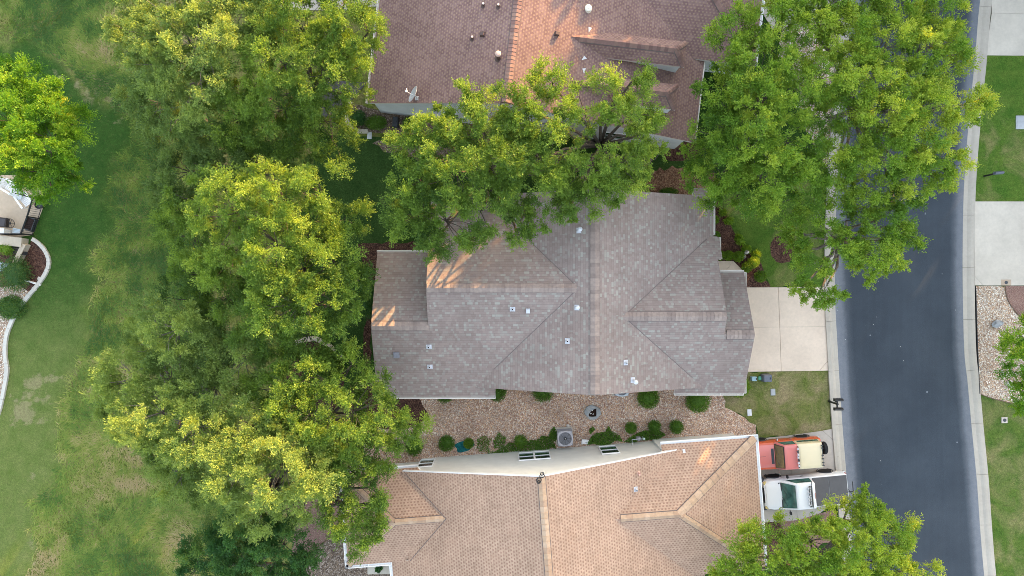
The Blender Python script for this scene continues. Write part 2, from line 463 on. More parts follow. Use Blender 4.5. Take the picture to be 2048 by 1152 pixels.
M_LAWN_DEEP = lawn_mat('deep_lawn', (.030, .105, .012), (.060, .150, .018), (.25, .24, .10), .60, .80, .30)
M_LAWN_FRONT = lawn_mat('front_lawn', (.060, .135, .018), (.115, .180, .030), (.26, .23, .10), .52, .75, .5)
M_LAWN_DRY = lawn_mat('dry_lawn', (.11, .145, .032), (.17, .195, .055), (.32, .25, .15), .40, .66, .7)
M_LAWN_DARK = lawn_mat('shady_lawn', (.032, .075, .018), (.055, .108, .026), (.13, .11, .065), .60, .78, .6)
M_GROUND = lawn_mat('grass_ground', (.022, .060, .011), (.042, .090, .016), (.15, .11, .065), .58, .78, .4)
M_SOIL = lawn_mat('meadow_soil', (.08, .15, .022), (.16, .21, .045), (.36, .26, .15), .48, .72, .5)
M_GRAVEL = gravel_mat('river_gravel', [(.68, .45, .32), (.53, .33, .24), (.76, .58, .46), (.58, .40, .30), (.82, .70, .59), (.38, .22, .16), (.68, .44, .27), (.60, .46, .38)], 18, (.42, .29, .225))
M_GRAVEL_PALE = gravel_mat('pale_gravel', [(.62, .48, .36), (.46, .33, .24), (.76, .64, .52), (.36, .23, .16), (.82, .75, .65), (.60, .40, .26), (.52, .43, .36)], 18)
M_GRAVEL_DARK = gravel_mat('dark_gravel', [(.20, .15, .11), (.30, .23, .18), (.13, .09, .07), (.38, .30, .25), (.24, .17, .12)], 14)
M_GRANITE = gravel_mat('pink_granite', [(.34, .20, .165), (.40, .25, .20), (.30, .17, .14), (.44, .29, .24)], 32)
M_MULCH = mulch_mat('bark_mulch', [(.075, .038, .030), (.115, .060, .045), (.05, .026, .022), (.16, .09, .065), (.09, .05, .04)])
M_STRAW = mulch_mat('pine_straw', [(.20, .105, .07), (.26, .15, .10), (.14, .075, .05), (.32, .20, .13)], 17)
M_CONC = concrete_mat('driveway_concrete', (.66, .545, .44), .12)
M_CONC2 = concrete_mat('pale_concrete', (.54, .49, .42), .16)
M_CONC3 = concrete_mat('grey_concrete', (.46, .41, .36), .16)
M_KERB = concrete_mat('kerb_concrete', (.43, .39, .335), .12)
M_JOINT = plain('joint_dirt', (.16, .11, .08), .95, .1)
M_STONE = concrete_mat('edging_stone', (.56, .50, .42), .2)
M_EDGEW = concrete_mat('white_edging', (.56, .54, .49), .18)
M_WHITE = plain('white_paint', (.80, .80, .80), .45, .4, var=.04)
M_WHITEM = plain('white_metal', (.50, .52, .56), .35, .5, var=.05)
M_BLACK = plain('black_metal', (.018, .018, .02), .45, .4)
M_DARK = plain('dark_plastic', (.045, .05, .06), .55, .4)
M_GREYBOX = plain('grey_plastic', (.11, .125, .16), .55, .4)
M_GREYMET = plain('grey_metal', (.30, .30, .33), .45, .5, metal=.3)
M_STUCCO = plain('pale_stucco', (.70, .69, .65), .9, .15, var=.05, scale=2)
M_STUCCO_BL = plain('grey_stucco', (.62, .65, .67), .9, .15, var=.06, scale=2)
M_BEIGE = plain('beige_stucco', (.52, .45, .36), .9, .15, var=.05)
M_TRIM = plain('pale_trim', (.62, .58, .53), .6, .3, var=.05)
M_GLASS = plain('window_glass', (.015, .022, .03), .04, .8, var=.0)
M_SCREEN = plain('green_reflect_screen', (.018, .065, .040), .10, .7, var=.3, scale=5)  # green of the reflection in the lower window halves put into the colour
M_RUBBER = plain('rubber', (.022, .022, .024), .8, .2)

def asphalt():
    g = G('asphalt'); s = g.n('SeparateXYZ', {0: g.uv()}); u = s.outputs[0]
    wob = g.math('MULTIPLY', g.math('SUBTRACT', g.noise(1.2, 6, .7), .5), .035)
    uu = g.math('ADD', u, wob)
    base = g.mix(g.ramp(g.noise(.35, 6, .6), [(.3, g.val(0)), (.7, g.val(1))]), (.033, .043, .056), (.047, .059, .074))
    worn = g.mix(g.noise(3, 6, .75), (.11, .125, .15), (.24, .25, .275))
    k = g.ramp(uu, [(.0, g.val(1)), (.05, g.val(.8)), (.085, g.val(.2)), (.13, g.val(0)), (.90, g.val(0)), (.93, g.val(.25)), (.96, g.val(.7)), (1, g.val(.85))])
    c = g.mix(k, base, worn)
    st = g.n('Mapping', {'Vector': g.obj(), 'Scale': (2.2, .07, 1)}).outputs[0]
    streak = g.noise(1.5, 5, .65, co=st)
    c = g.mix(1.0, c, g.ramp(streak, [(.3, g.val(.95)), (.7, g.val(1.06))]), 'MULTIPLY')
    sp = g.n('TexVoronoi', {'Vector': g.obj(), 'Scale': 1.15, 'Randomness': 1.0})
    d = g.math('ADD', sp.outputs['Distance'], g.math('MULTIPLY', g.noise(9, 4, .7), .12))
    pale = g.math('MULTIPLY', g.math('LESS_THAN', d, .13), g.math('GREATER_THAN', g.n('SeparateColor', {0: sp.outputs['Color']}).outputs[0], .72))
    c = g.mix(g.math('MULTIPLY', pale, .4), c, (.35, .38, .42))
    sm = g.n('TexVoronoi', {'Vector': g.obj(), 'Scale': 2.3, 'Randomness': 1.0})
    dot = g.math('MULTIPLY', g.math('LESS_THAN', sm.outputs['Distance'], .045), g.math('GREATER_THAN', g.n('SeparateColor', {0: sm.outputs['Color']}).outputs[1], .8))
    c = g.mix(g.math('MULTIPLY', dot, .75), c, (.62, .62, .60))
    f = g.noise(38, 3, .7)
    c = g.mix(1.0, c, g.ramp(f, [(.25, g.val(.78)), (.75, g.val(1.25))]), 'MULTIPLY')
    return g.out(c, .85, .25, g.bump(f, .5, .015))
M_ASPH = asphalt()

# ---------------------------------------------------------------- ground, beds, paving
sheet('ground', [(-90, -70), (90, -70), (90, 70), (-90, 70)], 0.0, M_GROUND, px=False)
LAWN_L = [(-400, 40), (0, 62), (60, 95), (120, 130), (190, 200), (236, 235), (262, 250), (252, 330), (228, 400), (206, 500), (188, 570), (175, 640), (150, 740), (130, 840), (95, 960), (60, 1050), (45, 1250), (-400, 1400)]
def wildness(p):
    "0 on the mown lawn, 1 in the uncut meadow, ragged between"
    poly = W2(LAWN_L); ins = inpoly(p, poly); d = np.full(len(p), 1e9); q = [np.array(x) for x in poly[1:-1]]
    for a, b in zip(q[:-1], q[1:]):
        t = np.clip(((p-a)@(b-a))/((b-a)@(b-a)), 0, 1); d = np.minimum(d, np.linalg.norm(p-(a+t[:, None]*(b-a)), axis=1))
    d = np.where(ins, -d, d) + (vnoise(p, .55, 21)-.5)*1.3 + (vnoise(p, 1.7, 22)-.5)*.7
    return 1/(1+np.exp(-d/.22))
def field():
    st = .2; xs = np.arange(-40, -7.5, st); ys = np.arange(-24, 24.1, st); X, Y = np.meshgrid(xs, ys); p = np.stack([X.ravel(), Y.ravel()], 1)
    nx, ny = len(xs), len(ys); idx = np.arange(nx*ny).reshape(ny, nx)
    q = np.stack([idx[:-1, :-1], idx[:-1, 1:], idx[1:, 1:], idx[1:, :-1]], -1).reshape(-1, 4)
    w = wildness(p); z = .004 + w*.05*vnoise(p, 1.3, 4)*(p[:, 0] < -14.5)
    me = bpy.data.meshes.new('meadow'); me.from_pydata(np.c_[p, z].tolist(), [], q.tolist())
    bare = np.zeros(len(p))
    for u, v, r, k in ((235, 190, 1.1, 1), (180, 170, 1.0, .8), (120, 165, .8, .6), (65, 765, .6, 1), (50, 820, .8, 1), (75, 790, .5, .9), (30, 850, .5, .8), (105, 760, .5, .6), (70, 950, .5, .7), (310, 290, .5, .6), (300, 360, .5, .6), (280, 450, .6, .5), (275, 560, .5, .4), (265, 930, .35, .7), (266, 980, .35, .6), (417, 1010, .5, .8), (418, 960, .4, .7), (250, 670, .5, .5), (195, 1040, .9, .5), (320, 320, .7, .55), (310, 380, .7, .55), (290, 500, .7, .5), (265, 540, .8, .5), (250, 600, .8, .5), (255, 720, .7, .45), (230, 700, .6, .4), (30, 40, .9, .5), (100, 60, .8, .55), (220, 130, .9, .6), (200, 100, .7, .6), (150, 1000, .8, .4), (330, 1010, .9, .5), (380, 1050, .8, .5), (250, 860, .7, .35), (290, 1090, .8, .45), (30, 800, .4, .9), (85, 840, .4, .9), (95, 800, .4, .8), (60, 790, .3, 1), (60, 1090, .6, .5), (200, 60, .8, .5), (60, 60, .7, .5), (150, 90, .8, .5), (130, 30, .8, .4)):
        c = np.array(P(u, v)[:2]); bare = np.maximum(bare, k*np.exp(-((p-c)**2).sum(1)/(r*r)*.9))
    bare = np.clip(bare + ((vnoise(p, 2.2, 31)-.5)*.8+(vnoise(p, 4.4, 32)-.5)*.5)*(bare > .08), 0, 1)
    deep = 1/(1+np.exp(-(p[:, 1] - P(0, 640).y)/1.4)) * 1.0
    for nm, val in (('wild', w), ('bare', bare), ('deep', deep)):
        at = me.attributes.new(nm, 'FLOAT', 'POINT'); at.data.foreach_set('value', val.astype(np.float32))
    g = G('field_grass'); A = lambda nm: g.n('Attribute', attribute_name=nm).outputs['Fac']
    n1 = g.noise(1.0, 6, .65); n2 = g.noise(3.2, 5, .7); n3 = g.noise(17, 5, .75); n4 = g.noise(60, 2, .6)
    deep_c = g.mix(g.ramp(n1, [(.35, g.val(0)), (.68, g.val(1))]), (.030, .088, .016), (.052, .118, .022))
    lite_c = g.mix(g.ramp(n1, [(.35, g.val(0)), (.68, g.val(1))]), (.115, .170, .038), (.180, .215, .066))
    lawn_c = g.mix(A('deep'), lite_c, deep_c)
    lawn_c = g.mix(g.ramp(n2, [(.55, g.val(0)), (.75, g.val(.45))]), lawn_c, (.17, .17, .06))
    mead = g.mix(g.ramp(n2, [(.3, g.val(0)), (.6, g.val(1))]), (.115, .175, .026), (.215, .255, .052))
    mead = g.mix(g.ramp(n1, [(.44, g.val(0)), (.68, g.val(.8))]), mead, (.32, .245, .125))
    c = g.mix(A('wild'), lawn_c, mead)
    c = g.mix(g.ramp(g.math('ADD', A('bare'), g.math('MULTIPLY', g.math('SUBTRACT', g.noise(4.5, 6, .75), .5), 1.5)), [(.46, g.val(0)), (.80, g.val(.55))]), c, (.34, .285, .17))
    n5 = g.noise(6.0, 4, .7); k5 = g.mix(A('wild'), g.ramp(n5, [(.25, g.val(.78)), (.75, g.val(1.2))]), g.ramp(n5, [(.25, g.val(.5)), (.75, g.val(1.45))]))
    c = g.mix(1.0, c, k5, 'MULTIPLY')
    c = g.mix(1.0, c, g.ramp(n3, [(.25, g.val(.55)), (.75, g.val(1.4))]), 'MULTIPLY')
    c = g.mix(1.0, c, g.ramp(n4, [(.25, g.val(.6)), (.75, g.val(1.4))]), 'MULTIPLY')
    me.materials.append(g.out(c, .95, .1, g.bump(n4, .9, .05))); o = bpy.data.objects.new('meadow', me); C.objects.link(o); tag(o, kind='structure')
field()
# front lawns
LAWN_C = [(1425, 360), (1662, 330), (1652, 572), (1540, 574), (1534, 555), (1515, 520), (1490, 500), (1470, 470), (1442, 415)]
sheet('lawn', LAWN_C, .008, M_LAWN_FRONT, .04)
LAWN_S = [(1440, 742), (1657, 741), (1664, 860), (1515, 876), (1513, 850), (1490, 835), (1450, 815), (1444, 795)]
sheet('lawn', LAWN_S, .008, M_LAWN_DRY, .05)
sheet('lawn', [(1960, 108), (2400, 108), (2400, 406), (1945, 406), (1945, 250)], .008, M_LAWN_FRONT)
sheet('lawn', [(1952, 780), (2000, 795), (2400, 820), (2400, 1500), (1990, 1500), (1984, 1152), (1968, 960)], .008, lawn_mat('patchy_lawn', (.062, .125, .020), (.115, .165, .034), (.24, .215, .10), .42, .68, .55), .03)
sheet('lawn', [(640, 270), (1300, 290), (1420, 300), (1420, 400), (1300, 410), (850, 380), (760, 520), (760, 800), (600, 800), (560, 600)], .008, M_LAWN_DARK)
# beds
BED = smooth_line([(1425, 360), (1443, 410), (1472, 470), (1494, 500), (1517, 520), (1533, 560), (1530, 577), (1400, 577), (1380, 400)], True, 5)
sheet('mulch_bed', BED, .012, M_MULCH, .03)
sheet('mulch_bed', smooth_line([(1541, 490), (1552, 473), (1575, 470), (1588, 490), (1582, 520), (1560, 526), (1544, 512)], True, 6), .013, M_MULCH, .02)
sheet('mulch_bed', [(715, 488), (850, 486), (850, 560), (745, 560), (738, 800), (722, 800), (735, 560)], .012, M_MULCH, .05)
sheet('mulch_bed', smooth_line([(602, 700), (625, 682), (655, 690), (680, 712), (690, 760), (660, 830), (600, 850), (560, 800)], True, 6), .012, M_MULCH, .03)
sheet('pine_straw', smooth_line([(1300, 345), (1345, 338), (1400, 335), (1430, 360), (1425, 400), (1340, 405), (1290, 400)], True, 6), .013, M_STRAW, .1)
sheet('mulch_bed', [(1310, 285), (1395, 285), (1400, 325), (1330, 320)], .012, M_MULCH, .08)
sheet('mulch_bed', [(745, 285), (980, 300), (1300, 310), (1300, 345), (960, 350), (770, 300)], .011, M_GRAVEL_DARK, .1)
GRAV_S = [(700, 770), (760, 740), (1445, 740), (1449, 815), (1490, 835), (1510, 850), (1514, 876), (1520, 960), (700, 1000)]
sheet('gravel_bed', GRAV_S, .010, M_GRAVEL, .05)
sheet('mulch_bed', [(700, 770), (800, 778), (840, 800), (860, 840), (800, 860), (700, 850)], .014, M_MULCH, .06)
sheet('gravel_bed', [(700, 205), (760, 222), (1010, 250), (1020, 292), (900, 272), (790, 268), (745, 266), (716, 258), (698, 232)], .014, M_GRAVEL_DARK, .02)
sheet('gravel_bed', [(1949, 572), (2400, 572), (2400, 830), (2025, 806), (1985, 797), (1957, 787), (1952, 700)], .012, M_GRAVEL_PALE, .02)
sheet('granite_path', smooth_line([(2010, 572), (2013, 590), (2022, 612), (2045, 637), (2120, 660)], False, 5)+[(2400, 660), (2400, 572)], .016, M_GRANITE)
sheet('granite_path', smooth_line([(590, 1060), (592, 1030), (600, 1000), (640, 985), (690, 1000), (690, 1050), (660, 1075), (625, 1100), (585, 1110)], True, 5), .016, M_GRANITE)
sheet('gravel_bed', [(630, 1098), (662, 1075), (685, 1060), (790, 1060), (860, 1250), (560, 1250)], .014, M_GRAVEL_DARK, .03)
sheet('granite_path', [(1560, 1040), (1665, 1020), (1690, 1070), (1580, 1120)], .012, M_GRANITE, .05)
sheet('mulch_bed', [(1520, 1030), (1570, 1040), (1580, 1130), (1500, 1130)], .011, M_MULCH, .04)
sheet('gravel_bed', [(1550, 40), (1700, 40), (1668, 330), (1640, 330), (1590, 190)], .010, M_GRAVEL_PALE, .2)

# the steel edging that parts gravel from granite
def edging(name, label, pts, w, h, m, z=0.0, blocks=0.0, cat='edging', gap=.02):
    line = [Vector(p) for p in smooth_line(W2(pts), False, 8)]
    mb = MB()
    if not blocks:
        for a, b in zip(line[:-1], line[1:]):
            mb.bar((a.x, a.y, z+h/2), (b.x, b.y, z+h/2), w, h)
    else:
        acc = [0]
        for a, b in zip(line[:-1], line[1:]): acc.append(acc[-1]+(b-a).length)
        def at(d):
            for i in range(len(acc)-1):
                if acc[i+1] >= d: return line[i].lerp(line[i+1], (d-acc[i])/max(acc[i+1]-acc[i], 1e-6))
            return line[-1]
        d = 0.0
        while d+blocks*.6 < acc[-1]:
            L = blocks*random.uniform(.85, 1.15); e = min(d+L-gap, acc[-1])
            j = random.uniform(-.015, .015); wk = random.uniform(.94, 1.05)
            qs = [at(d+(e-d)*i_/5) for i_ in range(6)]
            for q0, q1 in zip(qs[:-1], qs[1:]):
                mb.bar((q0.x+j, q0.y, z+h/2), (q1.x+j, q1.y, z+h/2), w*wk, h)
            d += L
    c = line[len(line)//2]
    o = mb.build(name, m, rel=(c.x, c.y, 0)); o.location = (c.x, c.y, 0)
    return tag(o, label, cat)

# ---------------------------------------------------------------- road and kerbs
RE = [(2010, -300), (1985, -150), (1960, 0), (1950, 112), (1942, 192), (1933, 290), (1927, 384), (1925, 480), (1925, 575), (1928, 700), (1935, 768), (1943, 857), (1953, 960), (1960, 1060), (1968, 1152), (1985, 1300), (2015, 1500)]
LE = [(1755, -300), (1729, -150), (1705, 0), (1695, 112), (1688, 192), (1680, 290), (1674, 384), (1670, 480), (1670, 600), (1674, 680), (1679, 768), (1685, 857), (1692, 945), (1701, 1060), (1710, 1152), (1728, 1300), (1758, 1500)]
Rl = smooth_line(W2(RE), False, 6); Ll = smooth_line(W2(LE), False, 6)
mb = MB(); n = len(Rl); K = 4
for i in range(n):
    for k in range(K+1):
        t = k/K; mb.v.append((Ll[i][0]*(1-t)+Rl[i][0]*t, Ll[i][1]*(1-t)+Rl[i][1]*t, .02+.06*math.sin(math.pi*t)))
for i in range(n-1):
    for k in range(K):
        a = i*(K+1)+k; mb.uv[len(mb.f)] = [(k/K, i), ((k+1)/K, i), ((k+1)/K, i+1), (k/K, i+1)]
        mb.f.append((a, a+1, a+K+2, a+K+1)); mb.mi.append(0)
tag(mb.build('road', M_ASPH), kind='structure').data.flip_normals()
if bpy.data.objects['road'].data.polygons[0].normal.z < 0: bpy.data.objects['road'].data.flip_normals()

def kerb(edge, side):
    "rolled kerb in cast lengths, a real step above the road"
    line = [Vector(p) for p in smooth_line(W2(edge), False, 10)]; mb = MB()
    prof = [(0.0, -.05), (0.0, .022), (.02, .03), (.24, .035), (.36, .09), (.46, .115), (.66, .12), (.66, -.05)]
    acc = 0.0; ring = []; cut = 0.0
    def flush():
        if len(ring) > 1: mb.loft(ring)
        ring.clear()
    for i, p in enumerate(line):
        q = line[min(i+1, len(line)-1)]; o = line[max(i-1, 0)]; d = (q-o).normalized(); nn = Vector((d.y, -d.x))*side
        ring.append([(p.x+nn.x*a, p.y+nn.y*a, b) for a, b in prof])
        if i: acc += (p-line[i-1]).length
        if acc > 3.0:
            e = p - d*.014
            ring[-1] = [(e.x+nn.x*a, e.y+nn.y*a, b) for a, b in prof]; flush(); acc = 0.0
            ring.append([(p.x+nn.x*a, p.y+nn.y*a, b) for a, b in prof])
    flush()
    return tag(mb.build('kerb', M_KERB), kind='structure')
kerb(RE, -1); kerb(LE, 1)

# ---------------------------------------------------------------- slabs of concrete with open joints
def slabs(name, quads, m, z=.05, kind='structure', gap=.012):
    mb = MB()
    for q in quads:
        pts = [Vector(p) for p in W2(q)]; c = sum(pts, Vector((0, 0)))/len(pts)
        pts = [p + (c-p).normalized()*gap for p in pts]
        ar = sum(pts[i].x*pts[(i+1) % len(pts)].y-pts[(i+1) % len(pts)].x*pts[i].y for i in range(len(pts)))
        if ar < 0: pts.reverse()
        mb.prism([(p.x, p.y) for p in pts], -.05, z)
    return tag(mb.build(name, m), kind=kind)
slabs('driveway', [[(1400, 575), (1556, 574.5), (1559, 654), (1400, 655.5)], [(1556, 574.5), (1652, 573), (1654, 653.5), (1559, 654)],
                   [(1400, 655.5), (1559, 654), (1562, 742.5), (1400, 745.5)],
                   [(1559, 654), (1654, 653.5), (1656.5, 720), (1638, 741.7), (1562, 742.5)], [(1656.5, 720), (1657.2, 741), (1638, 741.7)]], M_CONC)
slabs('driveway', [[(1947.5, 403), (2300, 403), (2300, 484), (1948, 484)], [(1948, 484), (2300, 484), (2300, 571), (1966, 571), (1948, 552)], [(1948, 552), (1966, 571), (1949, 571)]], M_CONC2)
slabs('driveway', [[(1983, -200), (2300, -200), (2300, 32), (1982, 27)], [(1982, 27), (2300, 32), (2300, 114), (1970, 111)]], M_CONC2)
slabs('driveway', [[(1450, 884), (1573, 871), (1585, 960), (1595, 1040), (1450, 1050)], [(1573, 871), (1645, 861), (1666, 880), (1673, 1000), (1640, 1026), (1595, 1040), (1585, 960)], [(1645, 861), (1665, 857), (1666, 880)]], M_CONC3)
slabs('driveway', [[(1500, -200), (1720, -200), (1700, 30), (1545, 60), (1520, 20)]], M_CONC2)
slabs('walkway', [[(1400, 522), (1466.5, 522), (1449, 545), (1400, 545)], [(1466.5, 522), (1491, 546), (1470, 575), (1400, 575), (1400, 545), (1449, 545)]], M_CONC)
slabs('patio', [[(560, -160), (762, -160), (762, 12), (690, 22), (560, 20)]], M_CONC2)
slabs('patio', [[(640, 160), (735, 165), (700, 205), (688, 240), (640, 232)]], plain('dark_paving', (.11, .105, .11), .9, .1))
slabs('equipment_pad', [[(735, 1090), (790, 1090), (790, 1148), (735, 1148)]], M_CONC2)

# ---------------------------------------------------------------- houses
class House:
    def __init__(s, name, label, origin=(0, 0), theta=0.0):
        s.o = Vector((*origin, 0)); s.th = theta; s.c, s.s = math.cos(theta), math.sin(theta)
        s.root = thing(name, label, 'house', s.o, theta); s.sl = []
    def L(s, p):      # world -> local
        x, y = p[0]-s.o.x, p[1]-s.o.y; return (x*s.c+y*s.s, -x*s.s+y*s.c)
    def W(s, a, b, z): return Vector((s.o.x+a*s.c-b*s.s, s.o.y+a*s.s+b*s.c, z))
    def slope(s, poly, pl): s.sl.append((poly, pl))       # z = pl[0] + pl[1]*a + pl[2]*b
    def z(s, a, b, default=2.8):
        zs = [pl[0]+pl[1]*a+pl[2]*b for poly, pl in s.sl if inpoly(np.array([[a, b]]), poly)[0]]
        return max(zs) if zs else default
    def on(s, u, v):
        "photo pixel -> local point on the roof"
        z = 4.5
        for i in range(14):
            p = P(u, v, z); a, b = s.L(p); z = z*.4+s.z(a, b, 4.0)*.6
        return a, b, s.z(a, b, 4.0)
    def roof(s, mat, trim, t=.16):
        mb = MB()
        for poly, pl in s.sl:
            ar = sum(poly[i][0]*poly[(i+1) % len(poly)][1]-poly[(i+1) % len(poly)][0]*poly[i][1] for i in range(len(poly)))
            if ar < 0: poly = poly[::-1]
            g = Vector((pl[1], pl[2])); gl = g.length; gd = g/gl; e = Vector((gd.y, -gd.x)); k = math.sqrt(1+gl*gl)
            n = len(poly); zz = [pl[0]+pl[1]*a+pl[2]*b for a, b in poly]; b0 = len(mb.v)
            mb.v += [(p[0], p[1], z) for p, z in zip(poly, zz)] + [(p[0], p[1], z-t) for p, z in zip(poly, zz)]
            mb.uv[len(mb.f)] = [(p[0]*e.x+p[1]*e.y, (p[0]*gd.x+p[1]*gd.y)*k+40) for p in poly]
            mb.f.append(tuple(b0+i for i in range(n))); mb.mi.append(0)
            mb.f.append(tuple(b0+n+i for i in range(n-1, -1, -1))); mb.mi.append(1)
            for i in range(n):
                j = (i+1) % n; mb.f.append((b0+i, b0+n+i, b0+n+j, b0+j)); mb.mi.append(1)
        return mb.build('roof', [mat, trim], s.root)
    def walls(s, foot, mat, step=.3, base=-.05):
        mb = MB(); pts = []
        n = len(foot)
        for i in range(n):
            a, b = Vector(foot[i]), Vector(foot[(i+1) % n]); k = max(1, int((b-a).length/step))
            for j in range(k): pts.append(a.lerp(b, j/k))
        m = len(pts); vs = [(p.x, p.y, base) for p in pts] + [(p.x, p.y, max(.5, s.z(p.x, p.y)-.10)) for p in pts]
        mb.add(vs, [(i, (i+1) % m, m+(i+1) % m, m+i) for i in range(m)])
        return mb.build('wall', mat, s.root)
    def cap(s, a, b, mat, w=.17, seg=.22, lift=.035, drop=None, name='ridge_cap', thick=.02):
        "overlapping cap shingles along a ridge or hip from a to b (local xyz)"
        a, b = Vector(a), Vector(b); d = b-a; L = d.length; d.normalize(); side = d.cross(Vector((0, 0, 1))).normalized()
        mb = MB(); n = max(1, int(L/seg)); dr = drop if drop is not None else .42
        for i in range(n):
            p0 = a+d*(L*i/n); p1 = a+d*(L*(i+1)/n+.03); up = Vector((0, 0, lift)); hi = Vector((0, 0, thick))
            q = []
            for p, h in ((p0, hi), (p1, Vector())):
                q += [p+up+h-side*w-Vector((0, 0, dr*w)), p+up+h, p+up+h+side*w-Vector((0, 0, dr*w))]
            lo = [x-Vector((0, 0, .05)) for x in q]
            mb.add(q+lo, [(0, 1, 4, 3), (1, 2, 5, 4), (0, 6, 7, 1), (1, 7, 8, 2), (3, 4, 10, 9), (4, 5, 11, 10), (0, 3, 9, 6), (2, 8, 11, 5)], mi=random.choice([0, 0, 1, 2]) if len(mat) > 2 else 0)
        u_ = MB(); e = w+.028  # dark ribbon under the caps paints a shade line along both sides
        q = [p+k_ for p in (a, b) for k_ in (Vector((0, 0, lift-.004))-side*e-Vector((0, 0, dr*e)), Vector((0, 0, lift-.006)), Vector((0, 0, lift-.004))+side*e-Vector((0, 0, dr*e)))]
        u_.add(q+[x-Vector((0, 0, .05)) for x in q], [(0, 1, 4, 3), (1, 2, 5, 4), (0, 3, 9, 6), (2, 8, 11, 5), (0, 6, 7, 1), (1, 7, 8, 2), (3, 4, 10, 9), (4, 5, 11, 10)])
        c_ = mb.build(name, mat, s.root); u_.build('cap_shade_line', M_ROOFLINE, c_); return c_
    def valley(s, pts, w=.03):
        mb = MB()
        for a, b in zip(pts[:-1], pts[1:]):
            A = Vector((*a, s.z(*a)+.004)); B = Vector((*b, s.z(*b)+.004)); mb.bar(A, B, w, .02)
        return mb.build('valley', M_ROOFLINE, s.root)
    def gutter(s, a, b, mat, w=.12, h=.12, out=None):
        "open trough along an eave; a and b are local xyz of the roof edge, trough on the right of a->b"
        a, b = Vector(a), Vector(b); d = (b-a).normalized(); side = Vector((d.y, -d.x, 0)).normalized(); mb = MB(); t = .025
        dz = Vector((0, 0, 1))
        mb.bar(a+side*(w*.5+.004)-dz*h, b+side*(w*.5+.004)-dz*h, w, t)
        mb.bar(a+side*(w-t*.5)-dz*(h*.45), b+side*(w-t*.5)-dz*(h*.45), t*1.6, h*.9)
        n = int((b-a).length/1.2)
        for e in (a, b): mb.bar(e+side*.004-dz*h*.5, e+side*w-dz*h*.5, t, h)
        for i in range(1, n):
            p = a.lerp(b, i/n); mb.bar(p+side*.004-dz*.012, p+side*(w-t)-dz*.012, .03, .02)
        return mb.build('gutter', mat, s.root)
    def window(s, a, b, z0, z1, w, out, mats, panes=1):
        "window in a wall that runs along local x; out = +1 faces +y"
        fr, gl, sc2 = mats; y = b+out*.012; mb = MB(); t = .05
        def rect(x0, x1, zz0, zz1, dep, m=mb): m.box(((x0+x1)/2, y+out*dep*.25, (zz0+zz1)/2), (x1-x0, dep*.7, zz1-zz0))
        rect(a-w/2, a+w/2, z0-t, z0, .13); rect(a-w/2, a+w/2, z1, z1+t, .10)
        rect(a-w/2-t, a-w/2, z0-t, z1+t, .10); rect(a+w/2, a+w/2+t, z0-t, z1+t, .10)
        pw = w/panes
        for i in range(1, panes): rect(a-w/2+i*pw-t, a-w/2+i*pw+t, z0, z1, .10)
        zm = (z0+z1)/2
        fo = mb.build('window', fr, s.root)
        for i in range(panes):
            x0, x1 = a-w/2+i*pw+(t if i else 0), a-w/2+(i+1)*pw-(t if i < panes-1 else 0)
            p = MB(); p.box(((x0+x1)/2, b+out*.02, (z1+zm)/2), (x1-x0, .02, z1-zm)); p.build('pane', gl, fo)
            p = MB(); p.box(((x0+x1)/2, b+out*.026, (z0+zm)/2), (x1-x0, .02, zm-z0)); p.build('screen', sc2, fo)
            p = MB(); p.box(((x0+x1)/2, b+out*.035, zm), (x1-x0, .05, .05)); p.build('rail', fr, fo)
        return fo
    def tilt(s, a, b):
        "rotation that lays local z on the roof normal, with local x down the slope"
        best = max((pl[0]+pl[1]*a+pl[2]*b, i) for i, (poly, pl) in enumerate(s.sl) if inpoly(np.array([[a, b]]), poly)[0])
        pl = s.sl[best[1]][1]; n = Vector((-pl[1], -pl[2], 1)).normalized(); x = -Vector((pl[1], pl[2], 0)); x = (x - n*x.dot(n)).normalized(); y = n.cross(x)
        return Matrix((x, y, n)).transposed()
    def vent(s, u, v, kind, k=1.0):
        if kind in ('pipe', 'tall', 'cap'): k *= .85
        a, b, z = s.on(u, v); R = s.tilt(a, b); c = Vector((a, b, z+.006))
        fl = MB()
        if kind in ('pipe', 'tall', 'cap'):
            fl.box(c+R@Vector((-.02, 0, .004)), (.30*k, .34*k, .012), R=R); o = fl.build('roof_vent', M_WHITEM, s.root)
            p = MB(); h = {'pipe': .28, 'tall': .75, 'cap': .45}[kind]; r = .075*k
            p.lathe(c, [(r*1.7, 0), (r*1.15, .10), (r, .12), (r, h), (r*.6, h+.02), (r*.5, h-.02), (0, h-.02)], 14); p.build('pipe', M_WHITEM, o)
            if kind == 'pipe':
                q = MB(); q.lathe(c, [(r*.55, h-.005), (0, h-.005)], 14); q.build('opening', M_BLACK, o)
            if kind != 'pipe':
                q = MB(); q.lathe(c+Vector((0, 0, h)), [(r*1.1, .02), (r*1.9, .04), (r*1.9, .10), (r*1.2, .15), (0, .17)], 16); q.build('cap', M_WHITEM, o)
        elif kind == 'box':
            fl.box(c+R@Vector((0, 0, .06)), (.26*k, .22*k, .12), R=R, taper=.9); o = fl.build('roof_vent', M_WHITEM, s.root, bevel=.01)
        elif kind == 'greybox':
            fl.box(c+R@Vector((0, 0, .05)), (.34*k, .34*k, .10), R=R, taper=.94); o = fl.build('roof_vent', plain('grey_vent', (.20, .20, .23), .6), s.root, bevel=.012)
        elif kind == 'dark':
            fl.lathe(c, [(.14*k, 0), (.08*k, .05), (.055*k, .08), (.055*k, .32*k), (.04*k, .32*k), (.04*k, .25*k), (0, .25*k)], 12); o = fl.build('roof_vent', M_DV, s.root)
